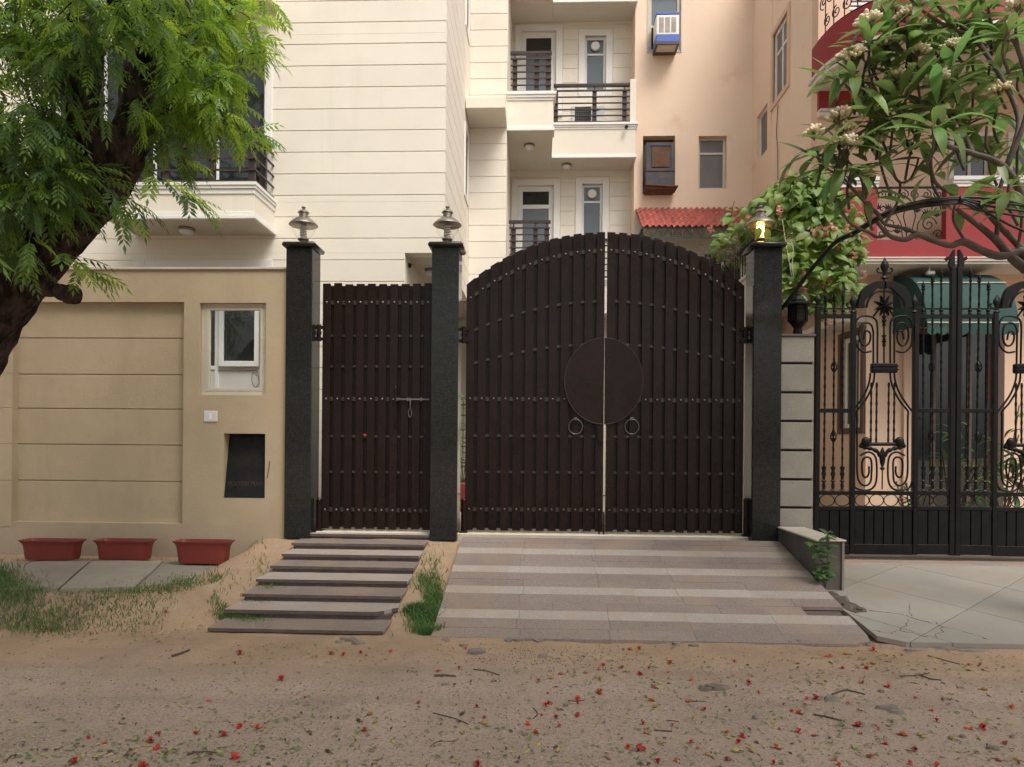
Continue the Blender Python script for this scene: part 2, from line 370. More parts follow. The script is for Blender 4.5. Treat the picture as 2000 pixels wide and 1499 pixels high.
# ------------------------------------------------------------------ ground
def sstep(a, b, x):
    t = max(0.0, min(1.0, (x - a) / (b - a))); return t * t * (3 - 2 * t)
def neigh_z(y): return -.235 + .112 * min(y, .3)
def ground_z(x, y):
    n = noise.noise(Vector((x * .8, y * .8, 0))) * .018 + noise.noise(Vector((x * 3.1, y * 3.1, 4))) * .009 + noise.noise(Vector((x * 9, y * 9, 9))) * .004
    rut = 0
    for yc, a_ in ((-3.05, .10), (-3.65, .16)):            # shallow wheel ruts running along the street
        q = (y - yc - a_ * math.sin(x * .35 + .6) - .05 * noise.noise(Vector((x * .7, yc, 1)))) / .13; rut += -.016 * math.exp(-q * q) + .007 * math.exp(-(abs(q) - 1.7) ** 2 * 2.5)
    n += noise.noise(Vector((x * 22, y * 22, 3))) * .0035
    s = -.545 + n * (.8 if y < -3 else 1.2) + rut
    rp = .224 * min(y, .05) - .075 + n * 1.2
    w = sstep(-3.95, -3.25, x + .35 * min(0, y + .2) * -.55) * (1 - sstep(2.75, 2.95, x))
    z = s + w * max(0.0, rp - s)
    if x < -3.2:
        lf = (-.318 - s) * sstep(-2.35, -1.85, y + .1 * noise.noise(Vector((x * 1.5, 0, 2))))
        z = max(z, s + lf + n * .4)
    if x > 2.82:
        k_ = sstep(2.82, 3.1, x) * sstep(-3.1, -2.45, y); z = z + (neigh_z(max(y, -2.36)) - .028 + n * .5 - z) * k_
        if y > -2.42: z = min(z, neigh_z(y) - .043)
    if y > .12: z = min(z, -.15)
    return z
def grid_axis(a, b, st, far):
    v = []; x = a
    while x <= b + 1e-6: v.append(x); x += st
    lo = [a - d for d in far][::-1]; hi = [b + d for d in far]
    return lo + v + hi
gx = grid_axis(-5.6, 6.6, .05, (.3, .8, 1.8, 4, 10, 25, 70)); gy = grid_axis(-5.2, .4, .045, (.3, .8, 1.8, 4, 10, 25, 70))
g = MB(); nx_ = len(gx)
for y in gy:
    for x in gx: g.v.append((x, y, ground_z(x, y)))
for j in range(len(gy) - 1):
    for i in range(nx_ - 1):
        a = j * nx_ + i; g.f.append((a, a + 1, a + 1 + nx_, a + nx_)); g.mi.append(0)
def groundmat():
    m, nt, b = _nt('dusty_street')
    geo = nt.nodes.new('ShaderNodeNewGeometry'); sp = nt.nodes.new('ShaderNodeSeparateXYZ'); nt.links.new(geo.outputs['Position'], sp.inputs[0])
    ad = nt.nodes.new('ShaderNodeMath'); ad.operation = 'MULTIPLY_ADD'; ad.inputs[1].default_value = 1.6
    nt.links.new(_noise(nt, .55, 6, .6), ad.inputs[0]); nt.links.new(sp.outputs['Y'], ad.inputs[2])
    verge = _range(nt, ad.outputs[0], -2.75, -1.95)
    sand = _mix(nt, _range(nt, _noise(nt, 1.7, 7, .6), .35, .65), (.41, .285, .19), (.325, .225, .15))
    sand = _mix(nt, _range(nt, _noise(nt, 48, 5, .8), .57, .63, 0, .6), sand, (.17, .115, .08))
    road = _mix(nt, _range(nt, _noise(nt, 1.1, 7, .65), .35, .65), (.44, .328, .258), (.36, .27, .217))
    road = _mix(nt, _range(nt, _noise(nt, 52, 5, .8), .545, .60, 0, .8), road, (.15, .12, .105))
    road = _mix(nt, _range(nt, _noise(nt, 70, 4, .8), .565, .62, 0, .6), road, (.58, .51, .45))
    c = _mix(nt, verge, road, sand)
    c = _mix(nt, _range(nt, _noise(nt, .9, 8, .75), .56, .74, 0, .6), c, (.25, .19, .155))
    c = _mix(nt, _range(nt, _noise(nt, 2.4, 8, .7, (.22, 1.6, 1)), .52, .72, 0, .45), c, (.45, .345, .25))
    nt.links.new(c, b.inputs['Base Color']); b.inputs['Roughness'].default_value = .95; b.inputs['Specular IOR Level'].default_value = .2
    _bump(nt, b, _noise(nt, 38, 8, .75), .8, .016); return m
M['ground'] = groundmat()
build(g, 'street_ground', M['ground'], smooth=True, sharp=3, kind='structure', label='dusty sand and worn asphalt of the street')

# ------------------------------------------------------------------ driveway ramp, one granite slab at a time
def tilt_box(mb, x0, x1, ya, yb, za, zb, t, c=.003):
    """slab whose top runs from (ya, za) at its near edge to (yb, zb) at its far edge"""
    vs = []
    for x in (x0, x1):
        for y, z in ((ya, za), (yb, zb)):
            vs += [(x, y, z), (x, y, z - t)]
    mb.convex(vs, [(0, 2, 6, 4), (1, 3, 7, 5), (0, 1, 5, 4), (2, 3, 7, 6), (0, 1, 3, 2), (4, 5, 7, 6)])
drive = thing('driveway', 'striped granite driveway sloping up to the arched double gate', None, (.98, -1.2, -.3), kind='structure')
DX0, DX1, DY0, DY1 = WX(905, 0), WX(1522, 0) - .01, -2.36, -.05
mb = MB(); vs = [(DX0 + .03, DY0 + .1, -.62), (DX1 - .03, DY0 + .1, -.62), (DX1 - .03, DY0 + .1, .224 * (DY0 + .1) - .032), (DX0 + .03, DY0 + .1, .224 * (DY0 + .1) - .032),
    (DX0 + .03, .1, -.62), (DX1 - .03, .1, -.62), (DX1 - .03, .1, -.034), (DX0 + .03, .1, -.034)]
mb.convex(vs, [(0, 1, 2, 3), (4, 5, 6, 7), (0, 1, 5, 4), (2, 3, 7, 6), (0, 3, 7, 4), (1, 2, 6, 5)])
build(mb, 'ramp_base', M['stoneedge'], drive)
pat = 'DDLDDLDDLDDLDD'; nC = len(pat); rl = random.Random(5)
for k, ch in enumerate(pat):
    yb = DY1 + (DY0 - DY1) * k / nC; ya = DY1 + (DY0 - DY1) * (k + 1) / nC
    js = [DX0] + [x + rl.uniform(-.03, .03) + (0.32 if k in (8, 9, 10) and rl.random() < .4 else 0) for x in (-.15, .62, 1.35, 2.08)] + [DX1]
    if k >= 10: js[-1] = DX1 - .02
    for i in range(5):
        x0, x1 = js[i] + .0012, js[i + 1] - .0012
        if k == 10 and i == 4: x1 = WX(1566, -1.7)
        mb = MB(); dz = rl.uniform(-.002, .002) + (.0015 if ch == 'L' else 0)
        if k == 13 and i == 4:
            poly = [(x0, yb - .002), (x1, yb - .002), (x1 - .03, ya + .05), (x1 - .10, ya + .035), (x1 - .16, ya + .004), (x0, ya + .002)]
            mb.slab([(x, y, .224 * y + dz) for x, y in poly], .03)
        else:
            tilt_box(mb, x0, x1, ya + .001, yb - .001, .224 * ya + dz, .224 * yb + dz, .03)
        build(mb, 'granite_slab', M['stonelight'] if ch == 'L' else M['stonedark'], drive)

# ------------------------------------------------------------------ steps to the narrow gate
steps = thing('entrance_steps', 'flight of shallow granite steps rising to the narrow side gate', 'steps', (-2.03, -1.2, -.54))
SX0, SX1 = WX(590, 0), WX(838, 0)
fy = [G(px, py, z) for px, py, z in ((413, 1229, -.505), (447, 1195, -.425), (477, 1161, -.345), (504, 1135, -.268), (533, 1109, -.19), (551, 1090, -.125), (572, 1067, -.055))]
yk = [-2.30, -1.97, -1.64, -1.30, -.965, -.64, -.32, 0.02]
zk = [-.505, -.43, -.357, -.283, -.21, -.137, -.063, .0]
for k in range(8):
    ya = yk[k]; yb = yk[k + 1] + .05 if k < 7 else .12
    x0 = SX0 + rl.uniform(-.012, .012); x1 = SX1 + rl.uniform(-.012, .012)
    if k == 7: x0, x1 = WX(603, 0), WX(842, 0)
    mb = MB(); t = .034
    if k == 1:
        poly = [(x0, ya), (x1 - .16, ya), (x1 - .08, ya + .05), (x1 - .03, ya + .13), (x1 + .02, ya + .17), (x1, yb), (x0, yb)]
        mb.slab([(x, y, zk[k]) for x, y in poly], t)
    else: mb.box(x0, x1, ya, yb, zk[k] - t, zk[k], .004)
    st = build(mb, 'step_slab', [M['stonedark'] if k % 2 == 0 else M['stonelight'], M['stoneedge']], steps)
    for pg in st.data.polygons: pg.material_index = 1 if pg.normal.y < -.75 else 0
    if k:
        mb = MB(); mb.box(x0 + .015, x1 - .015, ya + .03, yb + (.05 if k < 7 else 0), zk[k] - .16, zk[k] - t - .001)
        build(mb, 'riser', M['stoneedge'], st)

# ------------------------------------------------------------------ pavement in front of the wall
pave = thing('pavement', 'worn stone slab pavement in front of the tan boundary wall', None, (-5, -.8, -.4), kind='structure')
def pz(px, py, z): return G(px, py, z)
PV = [[(-260, 1100), (-60, 1098), (-170, 1158), (-420, 1160)], [(-57, 1098), (60, 1097), (-30, 1152), (-166, 1158)], [(63, 1097), (176, 1096), (113, 1150), (-27, 1152)],
      [(180, 1096), (318, 1095), (263, 1146), (118, 1150)], [(322, 1096), (420, 1094), (430, 1100), (370, 1140), (270, 1145)]]
for i, poly in enumerate(PV):
    z = -.300 + (.008, -.006, .004, .014, -.012)[i]
    mb = MB(); pts = []
    for a in range(len(poly)):
        p, q = poly[a], poly[(a + 1) % len(poly)]
        for k in range(4):
            t = k / 4; jx, jy = (rl.uniform(-1.5, 1.5), rl.uniform(-.8, .8)) if k else (0, 0)
            pts.append(G(p[0] + (q[0] - p[0]) * t + jx, p[1] + (q[1] - p[1]) * t + jy, z))
    mb.slab(pts, .07); build(mb, 'paving_slab', M['pavement'], pave)

# ------------------------------------------------------------------ courtyards
mb = MB(); mb.box(-12, 2.6, .42, 12, -.14, -.02); build(mb, 'courtyard_floor', M['stonelight'], kind='structure', label='pale stone courtyard floor behind the brown gates')
mb = MB(); mb.box(2.75, 12, .3, 12, -.34, -.235); build(mb, 'neighbour_courtyard_floor', M['neighbourtile'], kind='structure', label='grey stone courtyard floor behind the black iron gate')
mb = MB(); mb.box(WX(626, .3), WX(1456, .3), .125, .42, -.12, .012, .012); build(mb, 'gate_sill', M['sill'], kind='structure', label='pale stone sill running beneath the brown gates')

# neighbour's drive: big diagonal tiles
nd = thing('neighbour_driveway', 'grey diagonal stone tiles in front of the black iron gate', None, (5, -1.2, -.4), kind='structure')
def clip_poly(poly, a, b, c):          # keep a*x + b*y <= c
    out = []
    for i in range(len(poly)):
        p, q = poly[i], poly[(i + 1) % len(poly)]; fp = a * p[0] + b * p[1] - c; fq = a * q[0] + b * q[1] - c
        if fp <= 0: out.append(p)
        if fp * fq < 0:
            t = fp / (fp - fq); out.append((p[0] + (q[0] - p[0]) * t, p[1] + (q[1] - p[1]) * t))
    return out
ca, sa = math.cos(math.radians(40)), math.sin(math.radians(40)); T = 1.0; ox, oy = 4.02, -1.55
for i in range(-6, 9):
    for j in range(-7, 7):
        q = [(i * T + .004, j * T + .004), ((i + 1) * T - .004, j * T + .004), ((i + 1) * T - .004, (j + 1) * T - .004), (i * T + .004, (j + 1) * T - .004)]
        p = [(ox + u * ca - v * sa, oy + u * sa + v * ca) for u, v in q]
        for a, b, c in ((-1, 0, -2.845), (1, 0, 9), (0, 1, -.12), (0, -1, 2.36)):
            p = clip_poly(p, a, b, c)
            if len(p) < 3: break
        if len(p) < 3: continue
        p = clip_poly(p, -.55, -.83, -(.55 * 3.02 - .83 * 2.36))      # broken corner by the drive
        if len(p) < 3: continue
        mb = MB(); mb.slab([(x, y, neigh_z(y)) for x, y in p], .04); build(mb, 'stone_tile', M['neighbourtile'], nd)
mb = MB(); mb.box(2.98, 9, -.118, .3, -.36, -.238, .006); build(mb, 'gate_kerb', M['stonedark'], nd)
mb = MB(); vs = [(2.98, -2.30, -.62), (9, -2.30, -.62), (9, -2.30, neigh_z(-2.30) - .042), (2.98, -2.30, neigh_z(-2.30) - .042), (2.98, -.1, -.62), (9, -.1, -.62), (9, -.1, neigh_z(-.1) - .042), (2.98, -.1, neigh_z(-.1) - .042)]
mb.convex(vs, [(0, 1, 2, 3), (4, 5, 6, 7), (0, 1, 5, 4), (2, 3, 7, 6), (0, 3, 7, 4), (1, 2, 6, 5)]); build(mb, 'bedding', M['concrete'], nd)

for pts in ([(1660, 1186), (1700, 1193), (1760, 1200), (1778, 1206)], [(1778, 1178), (1776, 1195), (1780, 1206), (1768, 1222), (1755, 1232)], [(1826, 1215), (1838, 1224), (1840, 1234), (1828, 1240), (1832, 1250)], [(1755, 1232), (1790, 1238), (1812, 1246)], [(1780, 1206), (1830, 1222), (1890, 1236), (1930, 1250)], [(1706, 1232), (1740, 1238), (1755, 1232)]):
    ps = []
    for x, y in pts:
        z = -.4
        for _ in range(6): q = G(x, y, z); z = neigh_z(q.y)
        ps.append(Vector((q.x, q.y, z - .0012)))
    zg = []
    for a_, b_ in zip(ps, ps[1:]):
        for t in (0, .2, .42, .6, .8): q = a_.lerp(b_, t); zg.append(q + Vector((rl.uniform(-.014, .014), rl.uniform(-.014, .014), 0)))
    mb = MB(); mb.tube(zg + [ps[-1]], [rl.uniform(.002, .005) for _ in zg] + [.002], 4); build(mb, 'crack', M['soil'], nd)
# ------------------------------------------------------------------ walls in general
class Face:
    """a wall plane: u runs along it, n out of it, z up"""
    def __init__(s, O, U, N): s.O = Vector(O); s.U = Vector(U); s.N = Vector(N); s.flip = s.U.cross(s.N).z < 0
    def P(s, u, n, z): return s.O + s.U * u + s.N * n + Vector((0, 0, z))
    def box(s, mb, u0, u1, n0, n1, z0, z1, c=0):
        t = MB(); t.box(u0, u1, n0, n1, z0, z1, c)
        mb.add([s.P(*v) for v in t.v], [tuple(reversed(f)) if s.flip else f for f in t.f])
    def wall(s, mb, u0, u1, z0, z1, holes=(), depth=.2, back=True):
        us = sorted({u0, u1, *[min(max(h[i], u0), u1) for h in holes for i in (0, 1)]}); zs = sorted({z0, z1, *[min(max(h[i], z0), z1) for h in holes for i in (2, 3)]})
        for i in range(len(us) - 1):
            for j in range(len(zs) - 1):
                cu, cz = (us[i] + us[i + 1]) / 2, (zs[j] + zs[j + 1]) / 2
                if any(h[0] < cu < h[1] and h[2] < cz < h[3] for h in holes): continue
                for n in ((0, -depth) if back else (0,)):
                    q = [s.P(us[i], n, zs[j]), s.P(us[i + 1], n, zs[j]), s.P(us[i + 1], n, zs[j + 1]), s.P(us[i], n, zs[j + 1])]
                    if (n == 0) != s.flip: q.reverse()
                    mb.quad(*q)
        for h in list(holes) + [(u0, u1, z0, z1)]:
            a, b, c, d = h
            for p, q in (((a, c), (b, c)), ((b, c), (b, d)), ((b, d), (a, d)), ((a, d), (a, c))):
                mb.quad(s.P(p[0], 0, p[1]), s.P(q[0], 0, q[1]), s.P(q[0], -depth, q[1]), s.P(p[0], -depth, p[1]))
    def bands(s, parent, m, u0, u1, z0, z1, zref, pitch, holes=(), t=.009, gap=.011, trim=0.0):
        z = zref
        while z > z0: z -= pitch
        while z < z1:
            a, b = max(z + gap / 2, z0), min(z + pitch - gap / 2, z1); z += pitch
            if b - a < .03: continue
            zs = sorted({a, b, *[h[i] for h in holes for i in (2, 3) if a < h[i] < b]}); runs = []
            for j in range(len(zs) - 1):
                cz = (zs[j] + zs[j + 1]) / 2; cut = sorted((h[0], h[1]) for h in holes if h[2] < cz < h[3]); x = u0
                for h0, h1 in cut + [(u1, u1)]:
                    if h0 - x > .01:
                        q = (x, min(h0, u1), zs[j], zs[j + 1]); hit = [r for r in runs if any(abs(w[3] - q[2]) < 1e-6 and w[0] < q[1] and q[0] < w[1] for w in r)]
                        new = [q] + [w for r in hit for w in r]; runs = [r for r in runs if r not in hit] + [new]
                    x = max(x, h1)
            for r in runs:
                mb = MB()
                for w in r: s.box(mb, w[0], w[1], .0005, t, w[2], w[3], .003)
                build(mb, 'render_band', m, parent)
def window(parent, F, u0, u1, z0, z1, rec=.07, sur=0.0, fw=.05, cols=(), rows=(), glass=None, frame=None, name='window', surm=None, proud=.03, tp=None):
    """frame in an opening, with its panes and its surround as sub-parts"""
    frame = frame or M['upvc']; mb = MB()
    uu = [u0] + list(cols) + [u1]; zz = [z0] + list(rows) + [z1]
    F.box(mb, u0, u0 + fw, -rec - .05, -rec, z0, z1, .004); F.box(mb, u1 - fw, u1, -rec - .05, -rec, z0, z1, .004)
    F.box(mb, u0 + fw, u1 - fw, -rec - .05, -rec + .001, z0, z0 + fw, .004); F.box(mb, u0 + fw, u1 - fw, -rec - .05, -rec + .001, z1 - fw, z1, .004)
    for c in cols: F.box(mb, c - fw * .4, c + fw * .4, -rec - .048, -rec - .002, z0 + fw, z1 - fw, .003)
    for r in rows: F.box(mb, u0 + fw, u1 - fw, -rec - .046, -rec - .004, r - fw * .4, r + fw * .4, .003)
    w = build(mb, name, frame, parent); k = 0
    for i in range(len(uu) - 1):
        for j in range(len(zz) - 1):
            a = uu[i] + (fw if i == 0 else fw * .4); b = uu[i + 1] - (fw if i == len(uu) - 2 else fw * .4)
            c = zz[j] + (fw if j == 0 else fw * .4); d = zz[j + 1] - (fw if j == len(zz) - 2 else fw * .4)
            gm = glass[k % len(glass)] if isinstance(glass, (list, tuple)) else (glass or M['glassdark']); k += 1
            mb = MB(); F.box(mb, a, b, -rec - .03, -rec - .022, c, d); build(mb, 'pane', gm, w)
    if sur:
        mb = MB(); sm = surm or M['white']
        F.box(mb, u0 - sur, u0, -.02, proud, z0 - (sur if tp != 'door' else 0), z1 + sur, .004); F.box(mb, u1, u1 + sur, -.02, proud, z0 - (sur if tp != 'door' else 0), z1 + sur, .004)
        F.box(mb, u0, u1, -.02, proud - .001, z1, z1 + sur, .004)
        if tp != 'door': F.box(mb, u0, u1, -.02, proud - .001, z0 - sur, z0, .004)
        build(mb, 'surround', sm, w)
    return w
def moulded(mb, x0, x1, y0, y1, zs, projs, sides='lfr'):
    """stack of plain courses that step out on the left, front and right"""
    for (za, zb), p in zip(zs, projs):
        mb.box(x0 - (p if 'l' in sides else 0), x1 + (p if 'r' in sides else 0), y0 - p, y1, za, zb, .003)
def railing(parent, x0, x1, y, z0, z1, posts, nb=5, side=None):
    """brown rail with a broad cap, slim bars and posts necked in under the cap; side = far y of the returns"""
    h = z1 - z0; mb = MB(); mb.box(x0 - .03, x1 + .03, y - .035, y + .035, z1 - .055, z1, .004)
    if side:
        mb.box(x1 - .03, x1 + .03, y + .036, side, z1 - .056, z1 - .001, .004); mb.box(x0 - .03, x0 + .03, y + .036, side, z1 - .056, z1 - .001, .004)
    r = build(mb, 'railing', M['brownrail'], parent)
    for k in range(nb):
        zz = z0 + .045 + (h - .20) * k / (nb - 1); t = .024 if 0 < k < nb - 1 else .032
        mb = MB(); mb.box(x0 - .02, x1 + .02, y - .05, y - .026, zz - t / 2, zz + t / 2, .002)
        if side:
            mb.box(x1 + .026, x1 + .05, y - .05, side, zz - t / 2 - .001, zz + t / 2 - .001, .002); mb.box(x0 - .05, x0 - .026, y - .05, side, zz - t / 2 - .001, zz + t / 2 - .001, .002)
        build(mb, 'rail_bar', M['brownrail'], r)
    ps = [(p, y) for p in posts] + ([(x1, y + (side - y) * .55), (x0, y + (side - y) * .55)] if side else [])
    for px, py in ps:
        mb = MB(); mb.box(px - .044, px + .044, py - .025, py + .025, z0, z1 - .125, .003); mb.box(px - .014, px + .014, py - .014, py + .014, z1 - .125, z1 - .055)
        build(mb, 'post', M['brownrail'], r)
def dome_lamp(parent, x, y, z):
    mb = MB(); mb.lathe([(.105, 0), (.11, -.03), (.10, -.045)], (x, y, z), 20); l = build(mb, 'ceiling_lamp', M['steel'], parent, True, .5)
    mb = MB(); mb.lathe([(.096, -.046), (.085, -.075), (.045, -.092), (0, -.096)], (x, y, z), 20); build(mb, 'lamp_cover', M['plate'], l, True, 1)

# ------------------------------------------------------------------ cream house
YF, YB, YC, YR = 1.65, 4.9, 6.8, 6.15
TOPZ = 11.6
XL, XN, XRR = -9.5, WX(788, YF), WX(864, YF)
XD, XE = WX(985, YB), WX(1233, YC) + .02
ZS = WZ(495, YF, 800)
house = thing('cream_house', 'cream rendered apartment house with grooved walls and brown balcony rails behind the gates', 'building', (-3, 3, 0))
FF = Face((0, YF, 0), (1, 0, 0), (0, -1, 0))
zgf1 = WZ(531, YF, 400)
gw = (WX(282, YF), WX(508, YF), 1.35, zgf1)
BZ = WZ(358, .95, 350)                                  # top of the left balcony's cornice
bw = (WX(95, YF), WX(513, YF), BZ - .02, WZ(84, YF, 500))
bw2 = (bw[0], bw[1], bw[2] + 3.25, TOPZ - .15)
hs = [gw, bw, bw2]
mb = MB(); FF.wall(mb, XL, XN, -.3, ZS, hs, .22); FF.wall(mb, XL, XRR, ZS, TOPZ, hs, .22); build(mb, 'front_wall', M['cream_body'], house)
pit = (WZ(297.5, YF, 700) - WZ(339.7, YF, 700)); zr = WZ(297.5, YF, 700)
_bh = [(h[0] - (.1 if h is not gw else .166), h[1] + (.1 if h is not gw else .166), h[2] - (.0 if h is not gw else .166), h[3] + (.1 if h is not gw else .166)) for h in hs]
FF.bands(house, M['cream'], XL, XRR + .009, -.25, TOPZ, zr, pit, _bh + [(XN, XRR + 1, -1, ZS)])
FS = Face((XRR, 0, 0), (0, 1, 0), (1, 0, 0))
sw = [(WX(0, 0) * 0 + 4.15, 4.62, WZ(385, 4.4, 905), WZ(262, 4.4, 905)), (4.15, 4.62, WZ(62, 4.4, 905), WZ(62, 4.4, 905) + 1.25)]
mb = MB(); FS.wall(mb, YF + .22, YB, ZS, TOPZ, sw, .2); build(mb, 'side_wall', M['cream_body'], house)
FS.bands(house, M['cream'], YF + .0, YB, ZS, TOPZ, zr, pit, [(h[0] - .09, h[1] + .09, h[2] - .09, h[3] + .09) for h in sw])
for h in sw: window(house, FS, *h, rec=.05, sur=.085, fw=.045, glass=M['glassdark'])
FB = Face((0, YB, 0), (1, 0, 0), (0, -1, 0))
mb = MB(); FB.wall(mb, XRR, XD, ZS, TOPZ, (), .2); build(mb, 'inner_wall', M['cream_body'], house)
FB.bands(house, M['cream'], XRR + .012, XD, ZS, TOPZ, WZ(441, YB, 940), pit)
FC = Face((0, YC, 0), (1, 0, 0), (0, -1, 0))
def rc(x0, y0, x1, y1, Y): return (WX(x0, Y, y1), WX(x1, Y, y1), WZ(y1, Y, x0), WZ(y0, Y, x0))
dup_ = rc(1017, 62, 1085, 230, YC); dlo = rc(1010, 363, 1080, 560, YC); wup = rc(1142, 71, 1183, 177, YC); wlo = rc(1136, 360, 1176, 462, YC)
holes = [dup_, dlo, wup, wlo]
mb = MB(); FC.wall(mb, XD, XE, 0, TOPZ, holes, .2); build(mb, 'recess_wall', M['cream_body'], house)
FC.bands(house, M['cream'], XD, XE, ZS - 1, TOPZ, WZ(441, YC, 1100), pit, [(h[0] - .15, h[1] + .15, h[2] - .15, h[3] + .16) for h in holes])
for d in (dup_, dlo):
    window(house, FC, *d, rec=.06, sur=.14, fw=.105, rows=(d[3] - .44,), glass=[M['glassgrey'], M['glassdark']], name='balcony_door', tp='door')
for w in (wup, wlo):
    ww = window(house, FC, *w, rec=.06, sur=.14, fw=.05, rows=(w[3] - .37,), glass=[M['glassgrey'], M['glassgrey']])
    cx, cz = (w[0] + w[1]) / 2, w[3] - .20
    mb = MB(); t = []
    for r0, n0 in ((.10, -.07), (.10, -.05), (.085, -.03), (.03, -.025), (.0, -.024)): t.append((r0, n0))
    tm = MB(); tm.lathe(t, (0, 0, 0), 20); mb.add([(cx + v[0], YC - v[2] - .02, cz + v[1]) for v in tm.v], tm.f)
    build(mb, 'exhaust_fan', M['white'], ww, True, .5)
mb = MB(); FD = Face((XD, 0, 0), (0, 1, 0), (1, 0, 0)); FD.wall(mb, YB + .2, YC, 0, TOPZ, (), .2); build(mb, 'return_wall', M['cream_body'], house)
mb = MB(); mb.box(XL, XRR - .2, YF + .22, YC + .2, TOPZ - .2, TOPZ - .02); mb.box(XRR - .2, XD, YB + .2, YC + .2, TOPZ - .2, TOPZ - .02); mb.box(XL, XE, YC + .22, 11, 0, TOPZ - .02); build(mb, 'house_block', M['cream_body'], house)
# parking recess under the upper floors
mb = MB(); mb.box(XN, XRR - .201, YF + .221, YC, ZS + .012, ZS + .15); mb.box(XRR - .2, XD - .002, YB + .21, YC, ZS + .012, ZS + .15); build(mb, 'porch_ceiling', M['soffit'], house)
mb = MB(); mb.box(XN - .2, XN, YF + .221, YC, 0, ZS + .011); build(mb, 'porch_wall', M['cream_body'], house)
dome_lamp(house, WX(840, 2.6), 2.6, ZS + .012)
mb = MB(); mb.tube([W(794, 517, 2.0), W(800, 519, 1.9)], .035, 12); mb.tube([W(794, 517, 2.0), W(790, 508, 2.05)], .012, 6); build(mb, 'security_camera', M['black'], house, True)
# beam box beside the upper balcony
mb = MB(); mb.box(XRR + .02, XD + .0, YB - .78, YB + .0, WZ(211, YB - .78, 940), WZ(190, YB - .78, 940), .004); build(mb, 'beam', M['cream_body'], house)
# left balconies
for lv in (0, 1):
    dz = 3.25 * lv; yb0 = .95; x0, x1 = WX(207, yb0), WX(492, yb0)
    z0, z1 = WZ(429, yb0, 350) + dz, BZ + dz; zc = WZ(380, yb0, 350) + dz; zm = WZ(415, yb0, 350) + dz
    mb = MB(); mb.box(x0, x1, yb0, YF, z0 + .004, z1 - .02, .003); b = build(mb, 'balcony', M['cream'], house)
    mb = MB(); moulded(mb, x0, x1, yb0, YF, [(z1 - .045, z1), (z1 - .085, z1 - .046), (zc, z1 - .086)], [.045, .032, .014]); moulded(mb, x0, x1, yb0, YF, [(z0 + .045, zm), (z0, z0 + .044)], [.018, .034]); build(mb, 'balcony_moulding', M['white'], b)
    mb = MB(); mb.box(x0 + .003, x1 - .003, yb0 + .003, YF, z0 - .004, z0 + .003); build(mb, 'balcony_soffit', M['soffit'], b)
    railing(house, x0 + .1, x1 - .05, yb0 + .1, z1, z1 + .82, [x0 + .15, x0 + .75, (x0 + x1) / 2, x1 - .62, x1 - .07], 5, YF)
    dome_lamp(house, WX(361, 1.3), 1.3, z0 - .004)
window(house, FF, *bw, rec=.09, sur=.105, fw=.06, cols=(bw[0] + .75, bw[0] + 1.5, bw[1] - .75), glass=M['glassdark'], tp='door')
window(house, FF, *bw2, rec=.09, sur=.105, fw=.06, cols=(bw[0] + 1.5,), glass=M['glassdark'], tp='door')
# ground floor window seen over and through the boundary wall
gww = window(house, FF, *gw, rec=.05, sur=.165, fw=.07, cols=(WX(418, YF), ), rows=(WZ(718, YF, 460),), glass=[M['plate'], M['glassdark'], M['plate'], M['glassdark']])
mb = MB(); a, b_, c, d = WX(424, YF), WX(503, YF), WZ(716, YF, 460), WZ(560, YF, 460)
FF.box(mb, a, a + .07, -.05, -.012, c, d, .004); FF.box(mb, b_ - .07, b_, -.05, -.012, c, d, .004); FF.box(mb, a + .07, b_ - .07, -.05, -.013, c, c + .08, .004); build(mb, 'sash', M['upvc'], gww)
